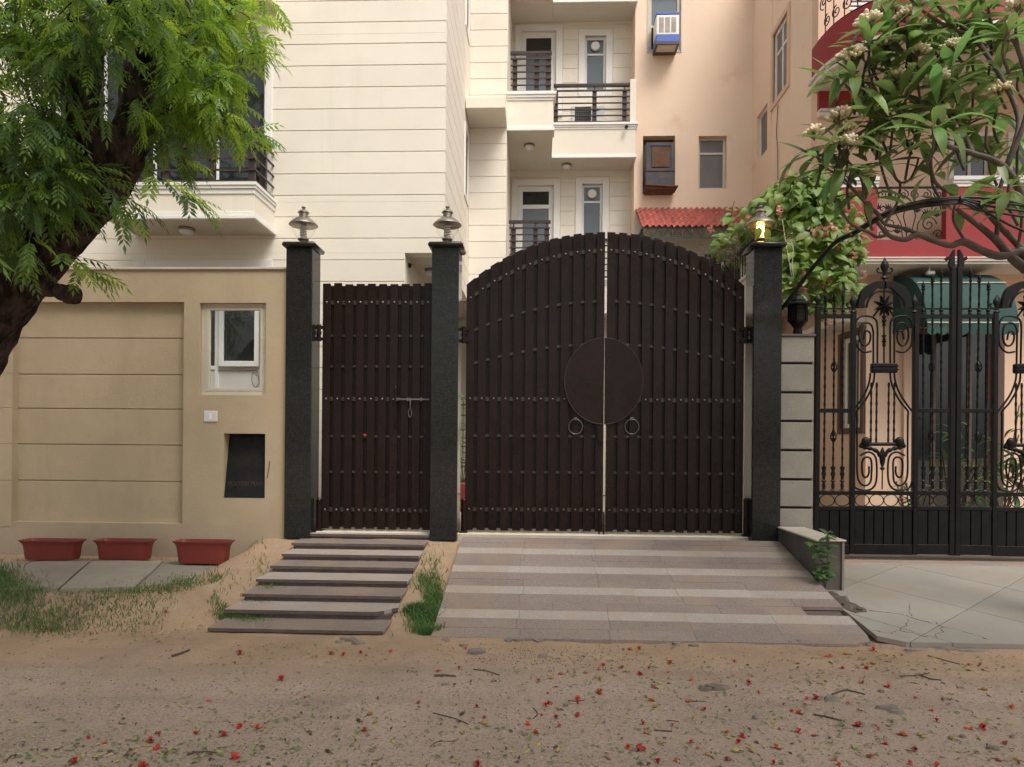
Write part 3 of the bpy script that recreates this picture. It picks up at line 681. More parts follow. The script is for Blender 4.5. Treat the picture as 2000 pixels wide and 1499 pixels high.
# balconies in the recess: a forward part and a set-back part on each floor
for lv in (0, 1, -1):
    dz = 3.245 * lv
    x0, x1 = XD + .0, WX(1075, YB); z1 = WZ(181, YB, 1030) + dz; z0 = WZ(256, YB, 1030) + dz
    X0, X1 = x1 + .001, WX(1236, YR); Z1 = WZ(241, YR, 1150) + dz; Z0 = WZ(311, YR, 1150) + dz; Z0 = z0
    mb = MB(); mb.box(x0, x1, YB, YC, z0 + .005, z1 - .02, .003); b = build(mb, 'balcony', M['cream'], house)
    mb = MB(); moulded(mb, x0, x1, YB, YB + .3, [(z1 - .06, z1), (z1 - .11, z1 - .061), (z1 - .155, z1 - .111)], [.06, .04, .02], 'fr'); moulded(mb, x0, x1, YB, YB + .3, [(z0 + .05, z0 + .09), (z0, z0 + .049)], [.015, .028], 'fr'); build(mb, 'balcony_moulding', M['white'], b)
    mb = MB(); mb.box(X0, X1, YR, YC, Z0 + .005, Z1 - .02, .003); b2 = build(mb, 'balcony', M['cream'], house)
    mb = MB(); moulded(mb, X0, X1, YR, YC, [(Z1 - .05, Z1), (Z1 - .09, Z1 - .051), (Z1 - .13, Z1 - .091)], [.05, .03, .015], 'fr'); moulded(mb, X0, X1, YR, YC, [(Z0 + .04, Z0 + .08), (Z0, Z0 + .039)], [.015, .028], 'fr'); build(mb, 'balcony_moulding', M['white'], b2)
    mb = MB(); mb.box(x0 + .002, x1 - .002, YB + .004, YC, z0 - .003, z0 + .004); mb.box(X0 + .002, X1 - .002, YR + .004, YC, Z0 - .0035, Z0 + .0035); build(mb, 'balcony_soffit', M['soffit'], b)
    if lv < 1:
        railing(house, x0 + .08, x1 - .06, YB + .1, z1, WZ(96, YB, 1030) + dz, [x0 + .14, x0 + .56, x1 - .1], 6)
        railing(house, X0 + .06, X1 - .13, YR + .08, Z1, WZ(161, YR, 1150) + dz, [X0 + .08, (X0 + X1) / 2 + .02, X1 - .22], 6)
        mb = MB(); mb.box(X1 - .115, X1 + .012, YR + .01, YR + .13, Z1 + .001, WZ(154, YR, 1234) + dz, .005); build(mb, 'corner_post', M['cream'], b2)
    if lv == 0:
        dome_lamp(house, WX(1029, 5.5), 5.5, z0 - .003); dome_lamp(house, WX(1102, 6.45), 6.45, Z0 - .004)
mb = MB(); p = W(1223, 249, YR - .06); mb.tube([p, p + Vector((.0, -.07, -.02))], .035, 12); build(mb, 'bullet_camera', M['black'], house, True)
# outdoor air conditioning unit on the set-back balcony
ax0, ax1, ay, az0, az1 = WX(1110, 6.45), WX(1176, 6.45), 6.42, WZ(243, 6.42, 1140), WZ(207, 6.42, 1140)
ac = thing('air_conditioner', 'white outdoor air conditioning unit behind the brown balcony rail', 'air conditioner', ((ax0 + ax1) / 2, ay, az0))
mb = MB(); mb.box(ax0, ax1, ay, ay + .28, az0, az1, .012); build(mb, 'casing', M['upvc'], ac)
mb = MB(); cx, cz, rr = ax0 + .25, (az0 + az1) / 2, .17
for k in range(9): x = cx - rr + .02 + k * (2 * rr - .04) / 8; hh = rr; mb.box(x - .004, x + .004, ay - .012, ay - .006, cz - hh, cz + hh)
for k in range(7): z = cz - rr + .02 + k * (2 * rr - .04) / 6; mb.box(cx - rr, cx + rr, ay - .0145, ay - .0125, z - .003, z + .003)
build(mb, 'fan_grille', M['iron'], ac)
mb = MB(); mb.box(cx - rr, cx + rr, ay - .004, ay - .001, cz - rr, cz + rr); build(mb, 'fan_opening', M['glassmesh'], ac)
mb = MB(); mb.box(ax0 + .46, ax0 + .60, ay - .004, ay - .001, az1 - .11, az1 - .08); build(mb, 'badge', M['blue'], ac)

# ------------------------------------------------------------------ peach house behind, with the tiled awning
YP = 6.3
peach = thing('peach_house', 'peach plastered house wall with old window coolers and a red tiled lean-to', 'building', (3, 7, 0))
FP = Face((0, YP, 0), (1, 0, 0), (0, -1, 0))
PX0, PX1 = WX(1234, YP), WX(1465, YP); PZ = 11.3
pc1 = rc(1266, -12, 1329, 101, YP); pc2 = rc(1255, 266, 1318, 377, YP); pw = rc(1364, 266, 1419, 369, YP); pl = rc(1370, 489, 1452, 700, YP)
mb = MB(); FP.wall(mb, PX0, PX1, -.3, WZ(438, YP, 1300), [pl], .25); build(mb, 'lower_wall', M['cream_body'], peach)
mb = MB(); FP.wall(mb, PX0, PX1, WZ(438, YP, 1300), PZ, [pc1, pc2, pw], .25); build(mb, 'wall', M['peach'], peach)
window(peach, FP, *pw, rec=.10, fw=.055, rows=(pw[3] - .33,), glass=[M['glassmesh'], M['glassmesh']], frame=M['silver'])
window(peach, FP, *pl, rec=.05, fw=.06, cols=((pl[0] + pl[1]) / 2,), glass=M['glassdark'])
window(peach, FP, *pc1, rec=.04, sur=.03, fw=.07, rows=(pc1[2] + .55,), glass=[M['dark'], M['glassgrey']], frame=M['silver'], surm=M['silver'], proud=.012)
mb = MB(); FP.box(mb, pc2[0], pc2[1], -.249, -.2, pc2[2], pc2[3]); build(mb, 'boarding', M['wood'], peach)
XS = PX1
FQ = Face((XS, 0, 0), (0, 1, 0), (-1, 0, 0))
YQ = 3.0; ZRS = WZ(536, YQ, 1692)
q1 = (4.30, 5.05, WZ(158, 4.3, 1550) - .04, WZ(20, 4.3, 1550)); q2 = (5.40, 6.02, WZ(292, 5.4, 1487), WZ(200, 5.4, 1487)); q3 = (4.3, 5.0, q1[2] - 3.25, q1[3] - 3.25)
mb = MB(); FQ.wall(mb, YQ + .25, YP, ZRS, PZ, [q1, q2, q3], .25); build(mb, 'side_wall', M['peach'], peach)
for q in (q1, q3):
    window(peach, FQ, *q, rec=.03, sur=.10, fw=.05, cols=((q[0] + q[1]) / 2,), rows=(q[3] - .42,), glass=M['glassmesh'], surm=M['peach2'], proud=.03)
window(peach, FQ, *q2, rec=.06, fw=.035, glass=M['glassmesh'])
mb = MB(); FQ.box(mb, 5.15, 5.3, .0, .012, ZRS, PZ - .1); build(mb, 'pilaster', M['peach'], peach)
mb = MB(); mb.box(PX0, XS + .25, YP + .26, 11, -.3, PZ - .02); build(mb, 'house_block', M['peach'], peach)
# air coolers
c1x0, c1x1, c1y = WX(1282, YP - .42, 80), WX(1326, YP - .42, 80), YP - .42
z0, zm, z1 = WZ(83, c1y, 1300), WZ(68, c1y, 1300), WZ(24, c1y, 1300)
co = thing('air_cooler', 'white and blue plastic air cooler hanging from the top window of the peach wall', 'air cooler', ((c1x0 + c1x1) / 2, c1y, z0))
mb = MB(); mb.box(c1x0, c1x1, c1y, YP - .02, zm, z1 - .05, .01); build(mb, 'louvre_box', M['upvc'], co)
mb = MB(); mb.box(c1x0 - .008, c1x1 + .008, c1y - .008, YP - .02, z0, zm - .001, .01); build(mb, 'tank', M['blue'], co)
mb = MB(); mb.box(c1x0 - .008, c1x1 + .008, c1y - .008, YP - .02, z1 - .049, z1, .008); build(mb, 'lid', M['blue'], co)
for i in range(3):
    xa = c1x0 + .05 + i * (c1x1 - c1x0 - .08) / 3; xb = xa + (c1x1 - c1x0 - .08) / 3 - .03
    mb = MB(); n = 14
    for k in range(n):
        z = zm + .05 + k * (z1 - zm - .15) / n; mb.box(xa, xb, c1y - .006, c1y + .002, z, z + .014)
    build(mb, 'louvre', M['steel'], co)
mb = MB(); mb.box(c1x0 - .01, c1x1 + .01, c1y - .01, c1y + .03, z0 - .04, z0 - .001); mb.box(c1x0 - .01, c1x1 + .01, YP - .1, YP - .02, z0 - .04, z0 - .001); mb.box(c1x0 - .01, c1x0 + .03, c1y + .03, YP - .1, z0 - .04, z0 - .001); mb.box(c1x1 - .03, c1x1 + .01, c1y + .03, YP - .1, z0 - .04, z0 - .001); build(mb, 'iron_stand', M['wood'], co)
mb = MB(); mb.box(c1x0 + .03, c1x1 - .03, c1y + .03, YP - .1, z0 - .02, z0 - .001); build(mb, 'tray', M['soffit'], co)
x0, x1, y0 = WX(1262, YP - .22, 330), WX(1317, YP - .22, 330), YP - .22
z0, z1 = WZ(372, y0, 1290), WZ(279, y0, 1290)
co = thing('air_cooler', 'old dark rusty air cooler boxed into the lower opening of the peach wall', 'air cooler', ((x0 + x1) / 2, y0, z0))
mb = MB(); mb.box(x0, x1, y0, YP - .19 + .15, z0 + .08, z1, .008); build(mb, 'casing', M['cooler'], co)
w, h = x1 - x0, z1 - z0
mb = MB(); mb.box(x0 + .2 * w, x1 - .18 * w, y0 - .025, y0 - .001, z0 + .48 * h, z1 - .10 * h, .006); build(mb, 'cooling_pad', M['rustwood'], co)
mb = MB()
for xa, xb, za, zb in ((x0, x0 + .12 * w, z0 + .4 * h, z1), (x1 - .12 * w, x1, z0 + .4 * h, z1), (x0 + .12 * w, x1 - .12 * w, z1 - .07 * h, z1), (x0 + .12 * w, x1 - .12 * w, z0 + .4 * h, z0 + .46 * h)): mb.box(xa, xb, y0 - .014, y0 - .001, za, zb, .003)
build(mb, 'pad_frame', M['cooler'], co)
mb = MB(); vs = [(x0 - .03, y0 - .10, z0 + .10), (x1 + .06, y0 - .12, z0 + .055), (x1 + .04, YP - .03, z0 + .03), (x0 - .04, YP - .03, z0 + .02)]; mb.slab(vs, .025); mb.slab([(x0 - .02, y0 - .06, z0 + .05), (x1, y0 - .06, z0 + .03), (x1, YP - .03, z0), (x0 - .02, YP - .03, z0)], .03); build(mb, 'shelf_board', M['rustwood'], co)

# tiled lean-to roof
lt = thing('tiled_awning', 'red clay tiled lean-to roof with a green metal fringe on the peach wall', 'awning', (WX(1340, 5.3), 5.6, WZ(440, 5.3, 1340)))
yt, yb_ = YP - .01, YP - .95; zt, ze = WZ(409, YP, 1340), WZ(441, YP - .95, 1340)
ta, tb = WX(1238, yt), WX(1456, yt)
sl = Vector((0, yb_ - yt, ze - zt)); rows_, pitch_ = 5, .118
prof = MB(); ns = 7; L = sl.length / rows_ + .03
for k in range(2):
    for i in range(ns):
        x = -pitch_ / 2 - .006 + (pitch_ + .012) * i / (ns - 1); zz = .022 * math.sin((i / (ns - 1) - .5) * 2 * math.pi) + .012
        prof.v.append((x, -k * L, zz - (0 if k else .012)))
for k in range(2):
    for i in range(ns): x, y, z = prof.v[k * ns + i]; prof.v.append((x, y, z - .012))
for i in range(ns - 1):
    prof.f += [(i, i + ns, i + ns + 1, i + 1), (2 * ns + i, 2 * ns + i + 1, 3 * ns + i + 1, 3 * ns + i), (ns + i, 3 * ns + i, 3 * ns + i + 1, ns + i + 1)]; prof.mi += [0, 0, 0]
tme = mesh_of(prof, 'roof_tile', M['tile'], smooth=True, sharp=1.2)
ang = math.atan2(zt - ze, yt - yb_); nt_ = int((tb - ta) / pitch_)
for r in range(rows_):
    for i in range(nt_ + 1):
        x = ta + pitch_ * (i + .5); p = Vector((x + rl.uniform(-.004, .004), yt, zt)) + sl * (r / rows_) + Vector((0, 0, .02 - .004 * r))
        inst(tme, 'roof_tile', lt, p, (ang + .03 + rl.uniform(-.02, .02), 0, rl.uniform(-.025, .025)))
mb = MB(); vs = [(ta, yt, zt - .03), (tb, yt, zt - .03), (tb, yb_ + .02, ze - .02), (ta, yb_ + .02, ze - .02)]; mb.slab(vs, .03); build(mb, 'roof_board', M['greenmetal'], lt)
mb = MB(); mb.box(ta, tb, yb_ + .0, yb_ + .03, ze - .045, ze - .02); mb.box(ta, tb, yb_ + .005, yb_ + .025, ze - .24, ze - .215)
n = 12
for i in range(n + 1):
    x = ta + (tb - ta - .03) * i / n + .01; mb.box(x, x + .018, yb_ + .006, yb_ + .024, ze - .214, ze - .046)
    if i < n:
        x2 = x + (tb - ta - .03) / n; mb.tube([(x, yb_ + .015, ze - .21), ((x + x2) / 2, yb_ + .015, ze - .06), (x2, yb_ + .015, ze - .21)], .007, 4)
build(mb, 'fringe', M['greenmetal'], lt)
mb = MB(); mb.box(ta - .02, ta + .02, yb_ + .03, yt, ze - .1, ze - .05); mb.box(ta - .02, ta + .02, yb_ + .02, yb_ + .06, 0, ze - .05); build(mb, 'frame_post', M['iron'], lt)
# ------------------------------------------------------------------ boundary wall
YW = .06
bwall = thing('boundary_wall', 'tan plastered boundary wall with a recessed grooved panel beside the gate posts', 'wall', (-5, YW, -.4))
FW = Face((0, YW, 0), (1, 0, 0), (0, -1, 0)); WTOP = WZ(528, YW, 400); WR = WX(556, YW) + .04
rec = rc(23, 590, 356, 1019, YW); wo_ = rc(389, 592, 518, 772, YW); ni = rc(436, 847, 517, 973, YW)
mb = MB(); FW.wall(mb, -9.5, WR, -.7, WTOP, [rec, wo_, ni], .2); build(mb, 'wall_face', M['tanwall'], bwall)
zl = [WZ(y, YW + .085, 190) for y in (1030, 940, 869, 799, 732, 661, 580)]
for i in range(6):
    mb = MB(); FW.box(mb, rec[0] - .02, rec[1] + .02, -.15, -.085, zl[i] + .006, zl[i + 1] - .006, .004); build(mb, 'wall_band', M['tanwall'], bwall)
mb = MB(); FW.box(mb, rec[0] - .02, rec[1] + .02, -.19, -.105, rec[2] - .02, rec[3] + .02); build(mb, 'panel_back', M['tanwall'], bwall)
for i in range(6):
    mb = MB(); FW.box(mb, -9.4, rec[0] - .001, .0005, .006, zl[i] + .005, min(zl[i + 1] - .005, rec[3]), .002); build(mb, 'wall_band', M['tanwall'], bwall)
mb = MB(); mb.box(-9.5, WR - .02, YW - .025, YW + .23, WTOP + .001, WTOP + .032, .006); build(mb, 'coping', M['coping'], bwall)
ww = window(bwall, FW, *wo_, rec=.045, fw=.052, glass=M['window'], frame=M['silver'])
mb = MB(); a, b_, c, d = wo_[0] + .052, wo_[1] - .052, wo_[2] + .052, wo_[3] - .052
FW.box(mb, a, a + .05, -.085, -.04, c, d, .004); FW.box(mb, b_ - .035, b_, -.085, -.04, c, d, .004); FW.box(mb, a + .05, b_ - .035, -.085, -.041, c, c + .04, .004); FW.box(mb, a + .05, b_ - .035, -.085, -.041, d - .03, d, .004); build(mb, 'sash', M['silver'], ww)
# switch plate
sw_ = rc(399, 803, 425, 824, YW); mb = MB(); FW.box(mb, *sw_[:2], .0005, .012, *sw_[2:], .004)
o = build(mb, 'bell_switch', M['plate']); tag(o, 'small white bell switch plate on the tan wall under the window', 'switch')
m_ = (sw_[0] + sw_[1]) / 2; mb = MB(); FW.box(mb, m_ - .018, m_ + .018, .0125, .017, sw_[2] + .03, sw_[3] - .03, .002); build(mb, 'rocker', M['upvc'], o)
# letter box: leaning granite plate
lb = thing('letter_box', 'black granite letter box plate with a slot and faint engraved lettering', 'letter box', ((ni[0] + ni[1]) / 2, YW, ni[2]))
x0, x1, z0, z1 = ni; yT, yB = YW + .15, YW + .015
mb = MB(); vs = [(x0 + .004, yB, z0 + .004), (x1 - .004, yB, z0 + .004), (x1 - .004, yT, z1 - .004), (x0 + .004, yT, z1 - .004)]; vs += [(v[0], v[1] + .02, v[2]) for v in vs]
mb.convex(vs, [(0, 1, 2, 3), (4, 5, 6, 7), (0, 1, 5, 4), (1, 2, 6, 5), (2, 3, 7, 6), (3, 0, 4, 7)]); plate = build(mb, 'plate', M['plategranite'], lb)
def on_plate(u, v, e=.003):
    t = v; return Vector((x0 + (x1 - x0) * u, yB + (yT - yB) * t - e, z0 + (z1 - z0) * t))
mb = MB(); p = [on_plate(.42, .77), on_plate(.80, .77), on_plate(.80, .80), on_plate(.42, .80)]; q = [v + Vector((0, .002, 0)) for v in p]; mb.convex(p + q, [(0, 1, 2, 3), (4, 5, 6, 7), (0, 1, 5, 4), (1, 2, 6, 5), (2, 3, 7, 6), (3, 0, 4, 7)]); build(mb, 'slot', M['dark'], lb)
def text_mesh(body, size, ext=.001):
    cu = bpy.data.curves.new('lettering', 'FONT'); cu.body = body; cu.size = size; cu.extrude = ext; cu.align_x = 'CENTER'; cu.resolution_u = 3
    to = bpy.data.objects.new('lettering', cu); COL.objects.link(to); bpy.context.view_layer.update()
    me = bpy.data.meshes.new_from_object(to.evaluated_get(bpy.context.evaluated_depsgraph_get())); bpy.data.objects.remove(to, do_unlink=True); return me
tm = text_mesh('POORVI MARG', .078); tm.materials.clear(); tm.materials.append(M['letter'])
o = inst(tm, 'lettering', lb, on_plate(.54, .185, .002), (math.pi / 2 - math.atan2(yT - yB, z1 - z0), 0, 0), (.92, 1.05, 1))
mb = MB(); mb.box(x0, x1, YW + .17, YW + .19, z0, z1); build(mb, 'niche_back', M['tanwall'], bwall)
mb = MB(); mb.tube(crom([W(527, 901, YW - .004), W(525, 915, YW - .006), W(522, 934, YW - .004)], 3), [.004, .008, .003][0], 6); o = build(mb, 'wall_crack', M['dark']); o.parent = None
tag(o, 'short dark gouge in the tan wall beside the letter box', 'crack')

# ------------------------------------------------------------------ granite gate posts
def gate_post(name, label, pl, pr, ytop=471, zb=-.06):
    x0, x1 = WX(pl, 0, 750), WX(pr, 0, 750); w = x1 - x0; zt = WZ(ytop, -.045, (pl + pr) / 2)
    t = thing(name, label, 'gate post', ((x0 + x1) / 2, w / 2, zb), 'granite gate posts')
    mb = MB(); mb.box(x0, x1, 0, .022, zb, zt - .062, .004); build(mb, 'front_panel', M['granite'], t)
    for xa, xb in ((x0, x0 + .022), (x1 - .022, x1)):
        mb = MB(); mb.box(xa, xb, .0235, w, zb, zt - .062, .003); build(mb, 'side_panel', M['granite'], t)
    mb = MB(); mb.box(x0 + .022, x1 - .022, w - .022, w - .001, zb, zt - .062, .003); build(mb, 'back_panel', M['granite'], t)
    mb = MB(); mb.box(x0 - .045, x1 + .045, -.045, w + .045, zt - .06, zt, .02); build(mb, 'cap', M['granite'], t, True, .9)
    return x0, x1, w, zt
PL = gate_post('gate_post', 'black granite gate post joined to the tan boundary wall', 557, 607.5)
PM = gate_post('gate_post', 'black granite gate post between the narrow gate and the arched gate', 841.5, 894.5)
PR = gate_post('gate_post', 'black granite gate post under the lit lamp', 1471.5, 1526)

def post_lamp(P, label, lit, group='post lamps'):
    x0, x1, w, zt = P; cx, cy = (x0 + x1) / 2 + (.0 if not lit else -.05), .14; zt += .001
    t = thing('post_lamp', label, 'lamp', (cx, cy, zt), group); c = (cx, cy, zt)
    mb = MB(); mb.lathe([(.045, 0), (.042, .006), (.036, .01), (.036, .052), (.055, .056), (.066, .066), (.066, .078), (.05, .084)], c, 20); build(mb, 'stem', M['steel'], t, True, .5)
    mb = MB(); mb.lathe([(.058, .084), (.085, .105), (.112, .14), (.132, .18), (.143, .22), (.146, .255)], c, 28); build(mb, 'glass_bowl', M['amber'] if lit else M['clear'], t, True, 1.5)
    mb = MB(); mb.lathe([(.168, .240), (.174, .244), (.170, .252), (.14, .283), (.10, .315), (.066, .338), (.054, .344), (.052, .39), (.068, .394), (.067, .402), (.045, .424), (.022, .434), (.013, .445), (.022, .455), (.026, .462), (.018, .472), (0, .474)], c, 28); build(mb, 'hood', M['steel'], t, True, .6)
    mb = MB(); mb.lathe([(0, .239), (.15, .241), (.166, .2405)], c, 28); build(mb, 'hood_lining', M['steel'], t, True, .6)
    mb = MB(); pts = []
    for k in range(61):
        a = k / 60 * 4 * 2 * math.pi; pts.append((cx + .034 * math.cos(a), cy + .034 * math.sin(a), zt + .105 + .125 * k / 60))
    mb.tube(pts, .011, 7); build(mb, 'bulb_coil', emat('lamp_glow', (1.0, .78, .36), 14.0) if lit else M['clear_coil'], t, True, 1.5)
    mb = MB(); mb.lathe([(.02, .08), (.02, .10), (.012, .235), (.03, .238)], c, 10); build(mb, 'bulb_socket', M['plate'], t, True, .6)
M['clear_coil'] = mat('unlit_coil', (.72, .70, .66), (.64, .62, .58), .15, 5)
post_lamp(PL, 'unlit steel lamp on the post beside the tan wall', False)
post_lamp(PM, 'unlit steel lamp on the post between the two brown gates', False)
post_lamp(PR, 'steel lamp glowing yellow on the granite post by the creeper', True)

# ------------------------------------------------------------------ brown gates
YG0, YG1 = .200, .216
def rivet_mesh():
    mb = MB(); mb.lathe([(.0, -.009), (.010, -.007), (.015, -.002), (.015, .0)], (0, 0, 0), 10)
    return mb
def add_rivet(mb, p):
    t = rivet_mesh(); mb.add([(p[0] + v[0], p[1] + v[2], p[2] + v[1]) for v in t.v], t.f)
def hinge(parent, px, py, side):
    p = W(px, py, .17); mb = MB(); mb.tube([p + Vector((0, 0, -.10)), p + Vector((0, 0, .10))], .024, 10)
    for dz in (-.07, .0, .07): mb.tube([p + Vector((0, 0, dz - .022)), p + Vector((0, 0, dz + .022))], .032, 10)
    for dz in (-.07, .07): mb.box(p.x - .06, p.x + .06, p.y - .008, p.y + .03, p.z + dz - .018, p.z + dz + .018, .003)
    build(mb, 'hinge', M['gatesteel' if 0 else 'gate'], parent, True, .5)
def pivot(parent, px):
    p = W(px, 1038, .19); top = W(px, 975, .19).z; mb = MB(); mb.tube([(p.x, .19, -.0), (p.x, .19, top - .02)], .034, 12); mb.lathe([(.034, 0), (.036, .01), (.03, .022), (.012, .03), (0, .032)], (p.x, .19, top - .02), 12); mb.box(p.x - .05, p.x + .05, .14, .24, .0125, .03, .003)
    build(mb, 'pivot', M['gate'], parent, True, .5)
# narrow gate
sg = thing('side_gate', 'narrow flat topped dark brown slatted gate above the steps', 'gate', (WX(735, .2), .21, .02))
sx0, pitch = WX(628, YG0), (WX(826, YG0) - WX(628, YG0)) / 9
sw2 = pitch * 15.5 / 22; rv = MB(); rs = random.Random(3)
def zat(py, px, Y=.2): return WZ(py, Y, px)
for i in range(10):
    xa = sx0 + i * pitch; xb = min(xa + sw2, WX(846, YG0)); mb = MB()
    mb.box(xa, xb, YG0 + rs.uniform(0, .002), YG1, zat(1034, 735) + rs.uniform(-.004, .004), zat(554 + rs.uniform(-1, 1.5), 735), .003); build(mb, 'slat', M['gate'], sg)
    if i < 9:
        mb = MB(); mb.box(xb - .02, xa + pitch + .02, .236, .248, zat(1031, 735), zat(557 + rs.uniform(-.7, .7), 735), .002); build(mb, 'back_slat', M['gate_shade'], sg)
for py, h, riv in ((591, .052, 1), (656, .03, 0), (716, .03, 0), (780, .052, 1), (853, .03, 0), (923, .03, 0), (997, .052, 1)):
    z = zat(py, 735); mb = MB(); mb.box(sx0 + .01, WX(842, YG0), .2168, .2355, z - h / 2, z + h / 2, .003); build(mb, 'cross_bar', M['gatebar_glint'], sg)
    if riv:
        for i in range(10):
            if py == 780 and i > 5: continue
            add_rivet(rv, (sx0 + i * pitch + sw2 / 2, YG0, z))
build(rv, 'rivets', M['gatesteel'], sg, True, 1.0, kind='stuff')
hinge(sg, 623, 651, 1); pivot(sg, 623)
z = zat(781, 800); mb = MB(); mb.tube([(WX(766, .18), .178, z), (WX(838, .18), .178, z)], .011, 10)
for px in (775, 796, 822): mb.box(WX(px, .18) - .012, WX(px, .18) + .012, .165, .2, z - .022, z + .022, .003)
mb.tube(crom([(WX(801, .18), .172, z), (WX(801, .18), .165, z - .06), (WX(801, .18), .17, z - .11)], 3), .008, 8); build(mb, 'slide_bolt', M['gatesteel'], sg, True, .6)
mb = MB(); p = W(801, 807, .18); pts = [(p.x + .02 * math.cos(a), .178, p.z + .055 * math.sin(a)) for a in [k / 12 * 2 * math.pi for k in range(13)]]; mb.tube(pts, .006, 6, False); build(mb, 'hasp', M['gatesteel'], sg, True, 1)
mb = MB(); x = WX(772, .17); mb.tube(crom([(x, .197, zat(755, 772)), (x, .165, zat(759, 772)), (x, .155, zat(795, 772)), (x, .165, zat(830, 772)), (x, .197, zat(833, 772))], 5), .010, 10); build(mb, 'pull_handle', M['gate'], sg, True, 1)
# arched gate leaves
def arc_y(px, rise, mid, half=270.0, cx=1181.0):
    o = abs(px - cx) / half
    Rr = (half * half + rise * rise) / (2 * rise); return mid + Rr - math.sqrt(max(Rr * Rr - (o * half) ** 2, 0))
for side in (0, 1):
    lab = ('left leaf of the arched dark brown slatted double gate with half of the round boss', 'right leaf of the arched dark brown slatted double gate with half of the round boss')[side]
    xa_, xb_ = ((910, 1179.5), (1184, 1452.5))[side]
    leaf = thing('gate_leaf', lab, 'gate', (WX((xa_ + xb_) / 2, .2), .21, .02), 'leaves of the arched gate')
    pt = (xb_ - xa_ - 15.6) / 11; rv = MB(); slope = .0125
    def top(px): return arc_y(px, 103, 453.5) + (px - 1181) * .004
    for i in range(12):
        a, b = xa_ + i * pt, xa_ + i * pt + 15.6; yb1 = 1035.5 + (a - 910) * slope
        X0, X1 = WX(a, YG0, 750), WX(b, YG0, 750); mb = MB(); yy = YG0 + rs.uniform(0, .0025)
        mb.prism([(X0, zat(yb1 + rs.uniform(-.6, .6), a)), (X1, zat(yb1 + rs.uniform(-.6, .6), b)), (X1, zat(top(b), b)), (X0, zat(top(a), a))], yy, YG1)
        build(mb, 'slat', M['gate'], leaf)
        if i < 11:
            c, d = b, a + pt; X2, X3 = WX(c - 3.5, .26, 750), WX(d + 3.5, .26, 750); mb = MB()
            mb.prism([(X2, zat(yb1 - 3, c)), (X3, zat(yb1 - 3, d)), (X3, zat(top(d) + 1.5, d)), (X2, zat(top(c) + 1.5, c))], .236, .248); build(mb, 'back_slat', M['gate_shade'], leaf)
    for rise, mid, h, riv in ((98, 489.5, .05, 1), (64, 588, .03, 0), (42, 672, .03, 0), (None, 781, .05, 1), (None, 853, .03, 0), (None, 924, .03, 0), (None, 997, .05, 1)):
        n = 24 if rise else 1; mb = MB(); up = []; dn = []
        for k in range(n + 1):
            px = xa_ + 2 + (xb_ - xa_ - 4) * k / n; py = (arc_y(px, rise, mid) if rise else mid + (px - 1181) * .008); zz = zat(py, px); X = WX(px, .22, 750)
            up.append((X, zz + h / 2)); dn.append((X, zz - h / 2))
        for k in range(n): mb.prism([dn[k], dn[k + 1], up[k + 1], up[k]], .2168, .2355)
        build(mb, 'cross_bar', M['gatebar_glint'], leaf)
        if riv:
            for i in range(12):
                px = xa_ + i * pt + 7.8; py = (arc_y(px, rise, mid) if rise else mid + (px - 1181) * .008)
                if mid == 781 and abs(px - 1178) < 74: continue
                add_rivet(rv, (WX(px, YG0, 750), YG0, zat(py, px)))
    build(rv, 'rivets', M['gaterivet'], leaf, True, 1.0, kind='stuff')
    # half of the round boss
    cx, cy, rx, ry = 1178.5, 745, 75, 84; mb = MB(); poly = []
    for k in range(25):
        a = math.pi / 2 + math.pi * k / 24 if side == 0 else -math.pi / 2 + math.pi * k / 24
        px = cx + rx * math.cos(a) + (-1.2 if side == 0 else 2.2); py = cy - ry * math.sin(a); poly.append((WX(px, .18, 750), zat(py, px, .18)))
    mb.prism(poly, .172, .199); bo = build(mb, 'boss_plate', M['gate'], leaf)
    mb = MB(); mb.tube([(x, .172, z) for x, z in poly], .0055, 6); build(mb, 'boss_rim', M['gatebar_glint'], bo, True, 1)
    p = W((1124, 1234)[side], 834, .17); mb = MB(); mb.tube([(p.x + .083 * math.cos(k / 24 * 2 * math.pi), .172, p.z + .09 * math.sin(k / 24 * 2 * math.pi)) for k in range(25)], .008, 8, False); rg = build(mb, 'ring_pull', M['gaterivet'], leaf, True, 1.5)
    mb = MB(); mb.box(p.x - .022, p.x + .022, .16, .1995, p.z + .078, p.z + .112, .004); build(mb, 'ring_staple', M['gatesteel'], rg)
    px = (1171.5, 1180.5)[side]; mb = MB(); mb.tube([(WX(px, .19), .19, .012), (WX(px, .19), .19, zat(1000, px))], .010, 8); build(mb, 'drop_rod', M['gate'], leaf, True)
    hinge(leaf, (906, 1457.5)[side], 655, side); pivot(leaf, (905.5, 1457)[side])
    if side == 0:
        mb = MB(); p0, p1 = W(1167, 832, .18), W(1178, 866, .18); mb.prism([(p0.x, p0.z), (p1.x - .002, p0.z), (p1.x - .002, p1.z), (p0.x, p1.z + .05)], .17, .1995); build(mb, 'latch_plate', M['gate'], leaf)
    else:
        mb = MB(); p0, p1 = W(1184, 832, .18), W(1188, 858, .18); mb.prism([(p0.x, p0.z), (p1.x, p0.z), (p1.x, p1.z), (p0.x, p1.z - .03)], .17, .1995); build(mb, 'latch_plate', M['gate'], leaf)

